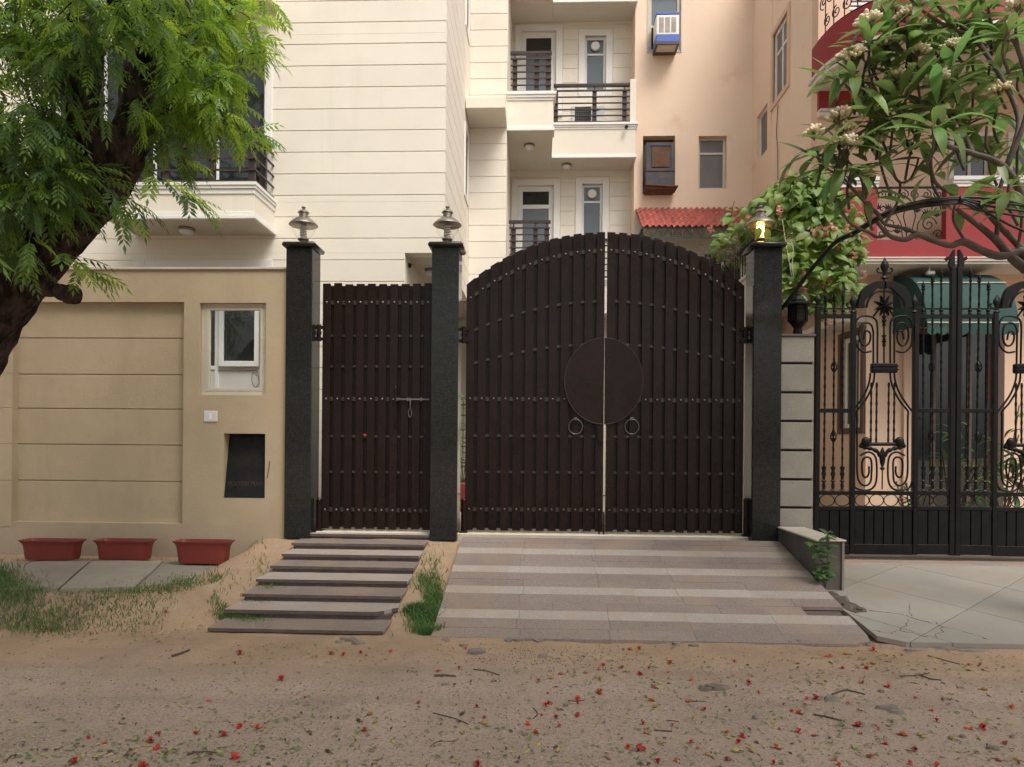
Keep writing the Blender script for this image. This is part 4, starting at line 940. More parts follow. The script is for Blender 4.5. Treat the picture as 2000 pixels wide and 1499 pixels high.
# ------------------------------------------------------------------ planters by the wall
def planter(l, r, yt, yb, label, turn=0.0):
    Y = -.17; zb = -.288; 
    Y = G((l + r) / 2, yb, zb).y + .08
    x0, x1 = WX(l, Y - .11, yt), WX(r, Y - .11, yt); zt = WZ(yt, Y - .11, (l + r) / 2); cx = (x0 + x1) / 2; hl = (x1 - x0) / 2; hw = .125
    t = thing('planter', label, 'planter', (cx, Y, zb), 'empty trough planters')
    secs = [(.80, .74, 0), (.82, .77, .02), (.845, .82, .10), (.865, .86, .145), (.90, .90, .17), (.955, .955, .188), (1, 1, .195), (1, 1, (zt - zb)), (.975, .95, (zt - zb)), (.87, .86, .17), (.80, .74, .02)]
    H = zt - zb; secs = [(a, b, (c if c > .196 else c * H / .205)) for a, b, c in secs]
    mb = MB(); n = 28
    for a, b, h in secs:
        for k in range(n):
            an = 2 * math.pi * k / n; ca, sa = math.cos(an), math.sin(an); e = .35
            mb.v.append((cx + hl * a * math.copysign(abs(ca) ** e, ca), Y + hw * b * math.copysign(abs(sa) ** e, sa), zb + h))
    for i in range(len(secs) - 1):
        for k in range(n):
            q = i * n + k; q2 = i * n + (k + 1) % n; mb.f.append((q, q2, q2 + n, q + n)); mb.mi.append(0)
    mb.f.append(tuple(range(n - 1, -1, -1))); mb.mi.append(0); mb.f.append(tuple(range((len(secs) - 1) * n, len(secs) * n))); mb.mi.append(0)
    build(mb, 'trough', M['terracotta'], t, True, .9)
    mb = MB(); mb.box(cx - hl * .76, cx + hl * .76, Y - hw * .7, Y + hw * .7, zb + .022, zb + .09, .01); build(mb, 'soil', M['soil'], t)
planter(31, 149, 1057, 1094, 'reddish plastic trough planter farthest from the gate along the tan wall')
planter(177, 290, 1057, 1094, 'middle reddish plastic trough planter at the foot of the tan wall')
planter(333, 445, 1059, 1101, 'reddish plastic trough planter next to the sandy mound by the steps')

# ------------------------------------------------------------------ low wall beside the drive, granite block pillar and lantern
lw = thing('low_wall', 'low dark granite kerb wall with a pale top between the two driveways', 'wall', (2.95, -.5, -.6))
lx0, lx1 = WX(1523, 0, 1022), WX(1566, 0, 1022) + .015; ly0 = -1.06; lz = .155
mb = MB(); mb.box(lx0, lx1 - .03, ly0 + .01, -.002, -.62, lz - .022); build(mb, 'core', M['concrete'], lw)
M['granite_dull'] = mat('dusty_granite', (.115, .10, .09), (.075, .066, .06), .55, 3, speck=[(150, .5, (.18, .16, .14), .58, .72)], stain=(.20, .155, .115), stscale=1.6, stlo=.5, sthi=.75, ststretch=(1, 1, .5))
mb = MB(); mb.box(lx0 - .018, lx0 - .001, ly0, -.002, -.6, lz - .022, .002); build(mb, 'side_panel', M['granite_dull'], lw)
mb = MB(); mb.box(lx1 - .029, lx1 - .005, ly0 - .02, -.002, -.56, lz - .022, .002); build(mb, 'side_panel', M['pavement'], lw)
mb = MB(); mb.box(lx0 - .03, lx1 + .012, ly0 - .03, -.001, lz - .021, lz, .008); build(mb, 'top_slab', M['coping'], lw)
mb = MB(); mb.box(lx0 + .0, lx1 - .03, ly0 - .002, ly0 + .009, -.45, lz - .022); build(mb, 'end_panel', M['granite_dull'], lw)
YN = .03
gp = thing('stone_pillar', 'short pillar of grey granite blocks with dark joints carrying the black lantern', 'pillar', (WX(1557, YN), .2, -.3))
bx0, bx1 = WX(1524, YN, 800), WX(1589, YN, 800); jy = [655, 710, 767, 823, 880, 937, 992, 1060]
for i in range(7):
    za, zb = WZ(jy[i + 1] - 2.4, YN, 1557), WZ(jy[i] + (2.4 if i else 3), YN, 1557); mb = MB(); mb.box(bx0 + .004, bx1, YN, YN + .38, za, zb, .006); build(mb, 'block', M['blockstone'], gp)
mb = MB(); mb.box(bx0 + .014, bx1 - .012, YN + .016, YN + .37, -.35, WZ(656, YN, 1557)); build(mb, 'joint_core', M['iron'], gp)
mb = MB(); mb.box(bx0 - .005, bx1 + .015, YN - .015, YN + .395, WZ(657.5, YN, 1557), WZ(653, YN, 1557), .004); build(mb, 'cap', M['stoneedge'], gp)
# lantern
lc = W(1558, 652, .2); lc.z = WZ(653, YN, 1557) + .001
ln = thing('lantern', 'black iron lantern with mesh sides on the granite block pillar', 'lantern', lc)
mb = MB(); mb.lathe([(.055, 0), (.055, .06), (.05, .065), (.05, .11), (.065, .115)], lc, 8); build(mb, 'foot', M['iron'], ln)
mb = MB(); mb.lathe([(.065, .115), (.105, .165), (.11, .175)], lc, 6); build(mb, 'tray', M['iron'], ln)
mb = MB(); mb.lathe([(.095, .175), (.098, .36)], lc, 6); build(mb, 'body', mat('smoky_pane', (.22, .21, .18), (.18, .17, .15), .5, 5), ln)
mb = MB()
for k in range(6):
    a0, a1 = 2 * math.pi * k / 6, 2 * math.pi * (k + 1) / 6; P0, P1 = Vector((math.cos(a0), math.sin(a0), 0)) * .112, Vector((math.cos(a1), math.sin(a1), 0)) * .112
    for j in range(9):
        t = j / 8; p = Vector(lc) + P0.lerp(P1, t); mb.tube([p + Vector((0, 0, .175)), p + Vector((0, 0, .37))], .0035 if 0 < j < 8 else .009, 4)
    for j in range(12): z = Vector((0, 0, .185 + .016 * j)); mb.tube([Vector(lc) + P0 + z, Vector(lc) + P1 + z], .003, 4)
build(mb, 'mesh_sides', M['iron'], ln)
mb = MB(); mb.lathe([(.15, .365), (.15, .378), (.10, .41), (.085, .415), (.085, .43), (.05, .475), (.03, .485), (.03, .50), (.012, .52), (.016, .535), (.004, .58), (0, .60)], lc, 12); build(mb, 'roof', M['iron'], ln)

# dividing wall between the houses and its railing
dw = thing('dividing_wall', 'pale dividing wall with a black railing behind the granite post', 'wall', (2.7, 3, 0))
dx = WX(1457, .36) + .03; dzt = WZ(543, .45, 1455)
mb = MB(); mb.box(dx, dx + .22, .38, 6.2, -.3, dzt); build(mb, 'wall_face', M['cream_body'], dw)
mb = MB(); mb.box(dx - .03, dx + .25, .36, 6.2, dzt + .001, dzt + .04, .006); build(mb, 'coping', M['moulding'], dw)
mb = MB(); mb.box(dx + .09, dx + .115, .4, 6.1, dzt + .50, dzt + .525); mb.box(dx + .09, dx + .115, .4, 6.1, dzt + .06, dzt + .08); build(mb, 'rail', M['iron'], dw)
for k in range(26):
    y = .45 + k * .11; mb = MB(); mb.box(dx + .096, dx + .108, y, y + .012, dzt + .081, dzt + .57); build(mb, 'bar', M['iron'], dw)
# ------------------------------------------------------------------ red and peach house on the right
rh = thing('red_balcony_house', 'peach house with bright red balcony walls behind the black iron gate', 'building', (7, 4, -.3))
YA = 2.38; RZ = 9.1
GX = WX(1692, YQ, 700)
FG = Face((0, YQ, 0), (1, 0, 0), (0, -1, 0))
dg = (WX(1786, YQ, 700), WX(1945, YQ, 700), -.2, WZ(640, YQ, 1870))
mb = MB(); FG.wall(mb, GX, 13, -.34, ZRS, [dg], .25); build(mb, 'lower_wall', M['peach2'], rh)
FH = Face((GX, 0, 0), (0, 1, 0), (-1, 0, 0)); hw_ = (3.12, 3.85, WZ(835, YQ, 1690), WZ(648, YQ, 1690))
mb = MB(); FH.wall(mb, YQ + .25, 9, -.34, ZRS, [hw_], .25); build(mb, 'lower_side_wall', M['peach2'], rh)
window(rh, FH, *hw_, rec=.05, sur=.10, fw=.07, cols=((hw_[0] + hw_[1]) / 2,), glass=M['glassdark'], surm=M['wood'], proud=.04)
mb = MB(); FH.box(mb, 3.02, 5.6, .0, .42, hw_[3] + .16, hw_[3] + .26, .004); build(mb, 'sunshade', M['soffit'], rh)
w = window(rh, FG, *dg, rec=.08, fw=.09, cols=(dg[0] + .35, (dg[0] + dg[1]) / 2, dg[1] - .35), glass=M['glassdark'], frame=M['wood'], sur=.12, surm=M['wood'], tp='door', name='french_door')
mb = MB(); FG.box(mb, WX(1762, YQ), WX(1776, YQ), .0, .05, -.3, ZRS - .002); build(mb, 'pilaster', M['peach2'], rh)
# slab, soffit and red parapet
sx_ = WX(1640, YA, 510); zb = WZ(504, YA, 1800); zsf = WZ(517, YA, 1800)
mb = MB(); mb.box(XS + .0, 13, YQ + .0, 9, ZRS, ZRS + .05); mb.box(sx_ + .02, 13, YA + .02, YQ - .001, zsf + .02, zsf + .06); build(mb, 'soffit', M['soffit'], rh)
mb = MB(); mb.slab([(sx_ + .02, YA + .02, zsf + .019), (13, YA + .02, zsf + .019), (13, YQ - .002, ZRS + .001), (sx_ + .02, YQ - .002, ZRS + .001)], .004); build(mb, 'soffit_edge', M['soffit'], rh)
mb = MB(); moulded(mb, sx_, 13, YA, YQ - .002, [(zb - .02, zb), (zb - .06, zb - .021), (zsf + .002, zb - .061)], [.06, .045, .02], 'lf'); build(mb, 'cornice', M['moulding'], rh)
gxa, gxb = WX(1714, YA, 400), WX(1848, YA, 400); zg0, zg1 = WZ(468, YA, 1780), WZ(362, YA, 1780)
zrt = WZ(366, YA, 1800)
mb = MB(); mb.box(sx_ + .02, gxa, YA, YA + .12, zb + .001, zrt, .004); build(mb, 'parapet', M['red'], rh)
mb = MB(); mb.box(gxb, 13, YA + .001, YA + .12, zb + .001, zrt, .004); build(mb, 'parapet', M['red'], rh)
mb = MB(); mb.box(gxa - .05, gxb + .05, YA + .004, YA + .117, zb + .0015, zg0, .004); build(mb, 'parapet_base', M['red'], rh)
mb = MB(); mb.box(sx_ + .021, sx_ + .13, YA + .121, YQ - .003, zb + .001, zrt - .001, .004); build(mb, 'parapet', M['red'], rh)
for xa, xb in ((sx_ - .02, gxa + .01), (gxb + .08, 13)):
    mb = MB(); moulded(mb, xa, xb, YA, YA + .16, [(zrt + .001, zrt + .05), (zrt + .051, zrt + .09), (zrt + .091, zrt + .15)], [.015, .03, .05], 'f'); build(mb, 'parapet_cap', M['white'], rh)
# iron balustrade panel in the opening
def spiral(cx, cz, r, turns, st, d, n=26):
    return [(cx + r * (1 - k / n * .85) * math.cos(st + d * k / n * turns * 2 * math.pi), cz + r * (1 - k / n * .85) * math.sin(st + d * k / n * turns * 2 * math.pi)) for k in range(n + 1)]
mb = MB(); yb2 = YA + .06; mb.box(gxa, gxb, yb2 - .012, yb2 + .012, zg1 - .03, zg1, .003); bal = build(mb, 'balustrade', M['iron'], rh)
wv = gxb - gxa; hv = zg1 - zg0; rb = random.Random(2)
def sc(parent, pts, y, r=.008): mb = MB(); mb.tube([(x, y, z) for x, z in pts], r, 5); build(mb, 'scroll', M['iron'], parent, True, 1.5)
for k in range(6):
    cx = gxa + wv * (k + .5) / 6; sc(bal, spiral(cx, zg1 - .12, .075, 1.4, math.pi / 2, 1 if k % 2 else -1), yb2)
for s_ in (-1, 1):
    c = (gxa + gxb) / 2
    sc(bal, [(c + s_ * wv * a, zg0 + hv * b) for a, b in ((.04, .02), (.05, .25), (.09, .45), (.06, .62), (.0, .7))], yb2)
    sc(bal, [(c + s_ * wv * a, zg0 + hv * b) for a, b in ((.10, .02), (.12, .3), (.2, .5), (.33, .55), (.42, .45))], yb2)
    sc(bal, spiral(c + s_ * wv * .28, zg0 + hv * .30, .12, 1.5, 0, s_), yb2); sc(bal, spiral(c + s_ * wv * .40, zg0 + hv * .58, .08, 1.3, math.pi, -s_), yb2); sc(bal, spiral(c + s_ * wv * .42, zg0 + hv * .12, .07, 1.3, math.pi, -s_), yb2)
for k in range(7):
    x = gxa + wv * (k + .3) / 7; z = zg0 + hv * rb.uniform(.1, .6); mb = MB()
    for a in range(5): an = math.radians(40 + 25 * a); mb.prism([(x, z), (x + .05 * math.cos(an - .2), z + .05 * math.sin(an - .2)), (x + .10 * math.cos(an), z + .10 * math.sin(an)), (x + .05 * math.cos(an + .2), z + .05 * math.sin(an + .2))], yb2 - .006, yb2 + .006)
    build(mb, 'iron_leaf', M['iron'], bal)
# upper wall and its windows
u1 = rc(1860, 268, 1935, 380, YQ); u2 = rc(1975, 268, 2060, 380, YQ); u3 = rc(1660, -40, 1725, 78, YQ)
mb = MB(); FG.wall(mb, XS - .0, 13, ZRS + .05, RZ, [u1, u2, u3], .25); build(mb, 'upper_wall', M['peach2'], rh)
for u in (u1, u2): window(rh, FG, *u, rec=.06, fw=.06, cols=((u[0] + u[1]) / 2,), glass=M['glassdark'], frame=M['silver'], sur=.07, surm=M['moulding'])
mb = MB(); FG.box(mb, u3[0], u3[1], -.2, -.15, u3[2], u3[3]); bl = build(mb, 'blind', M['glassmesh'], rh)
for k in range(12):
    z = u3[2] + .03 + k * .075; mb = MB(); FG.box(mb, u3[0] + .005, u3[1] - .005, -.149, -.12, z, z + .045, .004); build(mb, 'blind_slat', M['upvc'], bl)
# rounded balcony above, running on as a straight one
rcx, rcy, rr_ = WX(1600, 2.7, 150) + 1.28, 2.75, 1.28; z0r, z1r = WZ(157, 2.6, 1593), WZ(84, 2.6, 1597) + .12
def round_slab(name, m, r, za, zb_, parent):
    mb = MB(); pts = []
    for k in range(25):
        a = math.pi + math.pi / 2 * k / 24 * 1.0; pts.append((rcx + r * math.cos(a), rcy + r * math.sin(a)))
    pts += [(13, rcy - r), (13, YQ - .003), (rcx - r, YQ - .003)]; mb.slab([(x, y, zb_) for x, y in pts], zb_ - za); return build(mb, name, m, parent, True, .5)
rbq = round_slab('round_balcony', M['red'], rr_, z0r + .16, z1r, rh)
for r, za, zb_ in ((rr_ + .06, z0r + .11, z0r + .159), (rr_ + .03, z0r + .055, z0r + .109), (rr_ + .045, z0r + .02, z0r + .054)): round_slab('round_moulding', M['moulding'], r, za, zb_, rbq)
round_slab('round_soffit', M['soffit'], rr_ - .02, z0r, z0r + .019, rbq)
mb = MB(); mb.box(XS - .01, XS + .5, YQ - .07, YQ - .004, z0r - .30, z1r - .001); build(mb, 'red_band', M['red'], rh)
mb = MB(); moulded(mb, XS - .01, XS + .9, YQ - .07, YQ - .004, [(z0r - .34, z0r - .301), (z0r - .40, z0r - .341)], [.06, .03], 'f'); build(mb, 'band_moulding', M['moulding'], rh)
rr2 = rr_ - .06
def arcp(a, r=rr2): return (rcx + r * math.cos(a), rcy + r * math.sin(a))
mb = MB(); top = [(*arcp(math.pi + math.pi / 2 * k / 16), z1r + .85) for k in range(17)] + [(rcx + 2.5, rcy - rr2, z1r + .85)]; mb.tube(top, .022, 8); mb.tube([(x, y, z1r + .05) for x, y, z in top], .012, 6); rl2 = build(mb, 'round_railing', M['iron'], rbq, True, 1)
for k in range(9):
    a = math.pi + math.pi / 2 * (k + .5) / 9; x, y = arcp(a); tx, ty = -math.sin(a), math.cos(a)
    mb = MB(); mb.tube([(x, y, z1r + .02), (x, y, z1r + .85)], .009, 6); build(mb, 'railing_bar', M['iron'], rl2)
    for zc, r, d in ((z1r + .22, .10, 1), (z1r + .58, .12, -1)):
        pts = spiral(0, 0, r, 1.5, math.pi / 2 * d, d); mb = MB(); mb.tube([(x + tx * (u + .06 * d), y + ty * (u + .06 * d), zc + v) for u, v in pts], .009, 5); build(mb, 'scroll', M['iron'], rl2, True, 1.5)
mb = MB(); mb.box(XS + .26, 13, YQ + .26, 11, ZRS + .06, RZ - .05); mb.box(GX + .26, 13, YQ + .9, 9, -.3, ZRS - .01); build(mb, 'house_block', M['peach2'], rh)

# green awning
ax0, ax1 = WX(1792, 2.3, 600), WX(1966, 2.3, 600); ya, yb3 = YQ - .003, YQ - .95; zt_, zf = WZ(541, YQ, 1870), WZ(632, yb3, 1870)
aw = thing('awning', 'green canvas awning with pale piping and scalloped edge over the doorway behind the iron gate', 'awning', ((ax0 + ax1) / 2, ya, zf))
prof = []
for k in range(9):
    a = math.pi / 2 * k / 8; prof.append((ya - (ya - yb3) * math.sin(a), zf + (zt_ - zf) * math.cos(a)))
mb = MB(); n = 12
for i in range(n + 1):
    for y, z in prof: mb.v.append((ax0 + (ax1 - ax0) * i / n, y, z + .008 * math.sin(i * 2.1 + z * 5)))
k = len(prof)
for i in range(n):
    for j in range(k - 1): a = i * k + j; mb.f.append((a, a + 1, a + 1 + k, a + k)); mb.mi.append(0)
for i in (0, n):
    b = i * k; base = len(mb.v); mb.v.append((ax0 + (ax1 - ax0) * i / n, ya, zf))
    for j in range(k - 1): mb.f.append((base, b + j, b + j + 1)); mb.mi.append(0)
build(mb, 'canopy', M['awning'], aw, True, .8)
mb = MB(); poly = [(ax0, zf)]; ns_ = 9
for i in range(ns_):
    for q in range(6): t = (i + q / 6) / ns_; poly.append((ax0 + (ax1 - ax0) * t, zf - .13 - .045 * math.sin(math.pi * q / 6)))
poly += [(ax1, zf - .13), (ax1, zf)]; mb.prism(poly, yb3 - .012, yb3 - .006); build(mb, 'valance', M['awning'], aw)
for j in (4, 8):
    y, z = prof[j]; mb = MB(); mb.tube([(ax0, y - .012, z + .01), (ax1, y - .012, z + .01)], .010, 6); build(mb, 'piping', M['awningpipe'], aw)
mb = MB(); p = W(1818, 534, 2.5); mb.box(p.x - .07, p.x + .05, p.y - .04, p.y + .04, p.z - .03, p.z + .03, .015); mb.tube([p + Vector((-.02, 0, .03)), p + Vector((-.02, 0, .16))], .012, 6); build(mb, 'security_camera', M['plate'], rh)

# ------------------------------------------------------------------ black wrought iron gate
YI = .12
def Q1(zx, zy, dy=0): return W(1560 + zx / 4.543, 480 + zy / 4.543, YI + dy)
def Q2(zx, zy, dy=0): return W(1560 + zx / 4.543, 790 + zy / 4.543, YI + dy)
XM = W(1864.5, 850, YI).x
def iron_leaf(mirror, label):
    root = thing('iron_gate_leaf', label, 'gate', (W(1725, 1083, YI).x if not mirror else 2 * XM - W(1725, 1083, YI).x, YI, W(1725, 1083, YI).z), 'iron gate leaves')
    def B(mb, name, parent=root, smooth=False, m=None, sharp=1.0):
        if mirror: mb.v = [(2 * XM - v[0], v[1], v[2]) for v in mb.v]; mb.f = [tuple(reversed(f)) for f in mb.f]
        return build(mb, name, m or M['iron'], parent, smooth, sharp)
    def bar(name, a, b, th=.02, c=.003):
        mb = MB(); mb.box(min(a.x, b.x), max(a.x, b.x), YI - th, YI + th, min(a.z, b.z), max(a.z, b.z), c); return B(mb, name)
    def mir(pts, c): return [(2 * c - x, y) for x, y in pts]
    zbot = Q2(700, 1330).z
    for xa, xb, top in ((138, 182, Q1(160, 555)), (455, 497, Q1(475, 600)), (1012, 1053, Q1(1030, 600)), (1334, 1379, Q1(1355, 195))):
        q = Q2(xa, 1330); r = Q2(xb, 1330); mb = MB(); mb.box(WX(1560 + xa / 4.543, YI, 850), WX(1560 + xb / 4.543, YI, 850), YI - .026, YI + .026, zbot, top.z, .004); B(mb, 'stile')
    def rail(name, xa, xb, ya, yb, Q=Q1, th=.018): a, b = Q(xa, yb), Q(xb, ya); return bar(name, Vector((WX(1560 + xa / 4.543, YI, 850), 0, a.z)), Vector((WX(1560 + xb / 4.543, YI, 850), 0, b.z)), th)
    for xa, xb in ((183, 454), (1054, 1333)):
        rail('rail', xa, xb, 612, 646); rail('thin_rail', xa - 40, xb + 42, 554, 568, Q1, .008); rail('rail', xa, xb, 1448, 1482)
    for xa, xb in ((183, 454), (498, 1011), (1054, 1333)):
        rail('rail', xa, xb, 772, 802, Q2); rail('rail', xa, xb, 906, 936, Q2); rail('rail', xa, xb, 1246, 1329, Q2)
        n = max(3, round((xb - xa) / 85))
        for i in range(n):
            a = xa + (xb - xa) * i / n; rail('kick_plank', a + 4, a + (xb - xa) / n - 4, 940, 1244, Q2, .012)
        mb = MB(); a, b = Q2(xa, 1245), Q2(xb, 937); mb.box(a.x, b.x, YI + .014, YI + .018, a.z, b.z); B(mb, 'kick_sheet')
        n = max(2, round((xb - xa) / 135))
        for i in range(n):
            cx = xa + (xb - xa) * (i + .5) / n; mb = MB(); c = Q2(cx, 852); rr = (xb - xa) / n / 2 / 4.543 / 165 * .95
            mb.tube([(c.x + rr * math.cos(t), YI, c.z + .068 * math.sin(t)) for t in [k / 20 * 2 * math.pi for k in range(21)]], .006, 5, False); B(mb, 'ring', root, True)
    def twisted(a, b, r=.0115):
        n = max(4, int((a - b).length / .035)); mb = MB(); mb.tube([a.lerp(b, k / n) for k in range(n + 1)], [r * (1.25 if k % 3 == 1 else .9) for k in range(n + 1)], 6, twist=.5); return B(mb, 'twisted_bar', root, True)
    def spear(p, h, parent):
        mb = MB(); c = (p.x, YI, p.z); mb.lathe([(.011, -.10), (.011, 0), (.024, .008), (.024, .018), (.014, .024), (.020, .045), (.021, .055), (.013, .085), (.002, h + .03)], c, 8); B(mb, 'spear_tip', parent, True, sharp=.6)
    def knuckle(p, parent): mb = MB(); mb.lathe([(.0, -.045), (.016, -.04), (.024, -.022), (.014, -.006), (.024, .012), (.018, .03), (.0, .036)], (p.x, YI, p.z), 10); B(mb, 'knuckle', parent, True)
    def basket(p, parent):
        mb = MB()
        for k in range(6):
            pts = []
            for i in range(11):
                t = i / 10; an = k / 6 * 2 * math.pi + t * 2.6; rr = .034 * math.sin(math.pi * t) ** .8; pts.append((p.x + rr * math.cos(an), YI + rr * math.sin(an), p.z - .07 + .14 * t))
            mb.tube(pts, .0055, 4)
        B(mb, 'basket', parent, True)
    def cup(p, parent):
        mb = MB(); c = (p.x, YI, p.z); mb.lathe([(.012, 0), (.034, .004), (.016, .02), (.022, .06), (.014, .10), (.034, .115), (.016, .13), (.02, .17), (.03, .20), (.018, .235), (.024, .25), (.030, .285), (.014, .275), (0, .25)], c, 9, 1, .7); B(mb, 'leaf_cup', parent, True, sharp=.5)
    for xs, tips, xb_ in (((240, 318, 393), (505, 500, 495), (222, 303, 385)), ((1105, 1187, 1265), (400, 330, 285), (1105, 1187, 1262))):
        for i, x in enumerate(xs):
            t = Q1(x, tips[i]); b = Q2(xb_[i], 770); tb = twisted(t, b); spear(t, .075, tb); knuckle(Q1(x, 590), tb); cup(Q2(xb_[i], 768), tb)
            if i == 1: basket(Q1(x - 4, 1075), tb); basket(Q2(x - 10, 285), tb)
    def fleur(zx, zy0, zy1, w, name='finial', half=0):
        h = (zy1 - zy0) / 4.543 / 165; c = Q1(zx, zy1); r = w / 4.543 / 165; mb = MB()
        mb.lathe([(r * .45, 0), (r * .9, h * .06), (r * .35, h * .16), (r * .5, h * .22), (r * .42, h * .30), (r * .55, h * .36), (r * .95, h * .55), (r * .8, h * .68), (r * .35, h * .85), (0, h)], (c.x, YI, c.z), 12, 1, .55)
        for s in ((-1, 1) if not half else (half,)):
            mb.tube(crom([(c.x + s * r * .3, YI, c.z + h * .30), (c.x + s * r * 1.15, YI, c.z + h * .28), (c.x + s * r * 1.6, YI, c.z + h * .40), (c.x + s * r * 1.35, YI, c.z + h * .50), (c.x + s * r * 1.2, YI, c.z + h * .42)], 4), .0085, 6)
        B(mb, name, root, True, sharp=.7)
    fleur(172, 425, 556, 38); fleur(485, 425, 600, 38); fleur(1028, 432, 600, 38); fleur(762, 100, 300, 42)
    # half fleur on the meeting stile
    pts = [(1378, 195), (1335, 195), (1330, 150), (1345, 120), (1318, 135), (1298, 120), (1312, 100), (1338, 108), (1345, 85), (1372, 38), (1378, 38)]
    mb = MB(); mb.prism([(Q1(x, y).x, Q1(x, y).z) for x, y in pts], YI - .02, YI + .02); B(mb, 'half_fleur')
    # arch band and inner arch
    def ribbon(name, path, w, y0, y1, n=5):
        pp = crom([(x, y, 0) for x, y in path], n); L = []; Rr = []
        for i in range(len(pp)):
            d = pp[min(i + 1, len(pp) - 1)] - pp[max(i - 1, 0)]; d.normalize(); nn = Vector((-d.y, d.x, 0)); ww = w(i / (len(pp) - 1)) if callable(w) else w
            L.append(Q1(*(pp[i] + nn * ww / 2)[:2])); Rr.append(Q1(*(pp[i] - nn * ww / 2)[:2]))
        mb = MB()
        for i in range(len(pp) - 1): mb.prism([(L[i].x, L[i].z), (L[i + 1].x, L[i + 1].z), (Rr[i + 1].x, Rr[i + 1].z), (Rr[i].x, Rr[i].z)], y0, y1)
        B(mb, name)
    cA = 757
    oa = [(545, 552), (552, 500), (580, 440), (625, 392), (690, 350), (748, 352)]; ia = [(602, 552), (612, 500), (650, 440), (700, 412), (752, 408)]
    for f in (lambda p: p, lambda p: mir(p, cA)):
        ribbon('arch_leaf', f(oa), lambda t: 70 - 18 * math.sin(t * 9), YI - .03, YI + .03); ribbon('inner_arch', f(ia), 14, YI - .015, YI + .015)
    mb = MB(); c = Q1(cA, 535); n = 8; po = []
    for k in range(16): r = (98 if k % 2 == 0 else 42) / 4.543 / 165; a = k / 16 * 2 * math.pi + math.pi / 8; po.append((c.x + r * math.cos(a), c.z + r * math.sin(a)))
    for k in range(8):
        q = [(c.x, YI - .055, c.z), (po[2 * k - 1][0], YI - .02, po[2 * k - 1][1]), (po[2 * k][0], YI - .035, po[2 * k][1]), (po[2 * k + 1 - 16 if 2 * k + 1 > 15 else 2 * k + 1][0], YI - .02, po[2 * k + 1][1])]; mb.add(q, [(0, 1, 2), (0, 2, 3)])
    mb.prism(po, YI - .019, YI + .01); B(mb, 'rosette')
    mb = MB(); a = Q1(cA, 300); b = Q1(cA, 1045); mb.tube([a, b], .010, 7); st = B(mb, 'stem', root, True)
    for zy in (650, 690, 820, 870): mb = MB(); p = Q1(cA, zy); mb.lathe([(.006, -.05), (.022, -.02), (.014, 0), (.03, .03), (.010, .02)], (p.x, YI, p.z), 8); B(mb, 'stem_leaf', st, True)
    # upper scrolls
    def scroll(pts, Q=Q1, r=.012, n=6):
        mb = MB(); mb.tube([Q(p.x, p.y) for p in crom([(x, y, 0) for x, y in pts], n)], r, 6); return B(mb, 'scroll', root, True, sharp=1.5)
    up_o = [(812, 1045), (812, 900), (812, 720), (830, 655), (890, 628), (965, 632), (1005, 690), (1008, 800), (995, 890), (935, 945), (865, 938)]
    up_i = [(848, 1045), (848, 860), (850, 760), (868, 705), (910, 685), (955, 705), (972, 760), (970, 830), (945, 880), (905, 884), (878, 845), (874, 790), (895, 758), (922, 772), (934, 835)]
    link = [(848, 632), (815, 585), (790, 560)]
    for f in (lambda p: p, lambda p: mir(p, 755)): scroll(f(up_o)); scroll(f(up_i)); scroll(f(link))
    a, b = Q1(640, 1130), Q1(872, 1045); mb = MB(); mb.box(a.x, b.x, YI - .035, YI + .035, a.z, b.z, .014); cl = B(mb, 'collar', root)
    for zy in (1072, 1102): mb = MB(); p, q = Q1(638, zy), Q1(874, zy); mb.tube([(p.x, YI - .036, p.z), (q.x, YI - .036, q.z)], .007, 6); B(mb, 'collar_bead', cl, True)
    # flared bars below the collar, then the lower scrolls
    K = (790 - 480) * 4.543
    fl_o = [(848, 1130), (856, 1200), (890, 1300), (945, 1390), (1005, 1470)]
    fl_i = [(812, 1130), (818, 1200), (848, 1290), (905, 1390), (968, 1470), (968, K + 120), (966, K + 400), (966, K + 600), (945, K + 690), (895, K + 722), (848, K + 690), (838, K + 600), (838, K + 520), (850, K + 480), (885, K + 470), (918, K + 500), (922, K + 590), (905, K + 645), (875, K + 640), (860, K + 600), (862, K + 550)]
    lo = [(1005, K + 690), (975, K + 745), (890, K + 765), (825, K + 740), (795, K + 670), (793, K + 520), (815, K + 450), (870, K + 425), (940, K + 455)]
    for f in (lambda p: p, lambda p: mir(p, 742)):
        scroll(f(fl_o)); scroll(f(fl_i)); scroll(f(lo))
    for x in (645, 693, 800, 850): twisted(Q1(x, 1215), Q2(x - 6, 338))
    mb = MB(); p, q = Q2(618, 354), Q2(862, 354); mb.tube([p, q], .022, 10); B(mb, 'cross_drum', root, True)
    for s in (-1, 1):
        mb = MB(); pts = crom([Q2(742 + s * dx, dy) for dx, dy in ((10, 470), (45, 420), (100, 395), (150, 385), (190, 370), (160, 330), (150, 310))], 4); mb.tube(pts, [.016 + .012 * abs(math.sin(i * .9)) for i in range(len(pts))], 7); B(mb, 'acanthus', root, True)
        mb = MB(); p = Q2(742 + s * 150, 335); mb.lathe([(0, -.07), (.035, -.05), (.055, -.01), (.05, .03), (.025, .055), (0, .062)], (p.x, YI - .01, p.z), 9, 1, .6); B(mb, 'pine_cone', root, True)
    mb = MB(); p = Q2(742, 590); mb.lathe([(.008, -.22), (.008, 0), (.02, .015), (.035, .03), (.014, .045), (.03, .10), (.036, .16), (.028, .22), (.01, .27), (0, .28)], (p.x, YI, p.z), 9, 1, .7); B(mb, 'bud', root, True)
    return root
iron_leaf(False, 'black wrought iron gate leaf hung on the granite block pillar')
iron_leaf(True, 'black wrought iron gate leaf cut off by the picture edge')
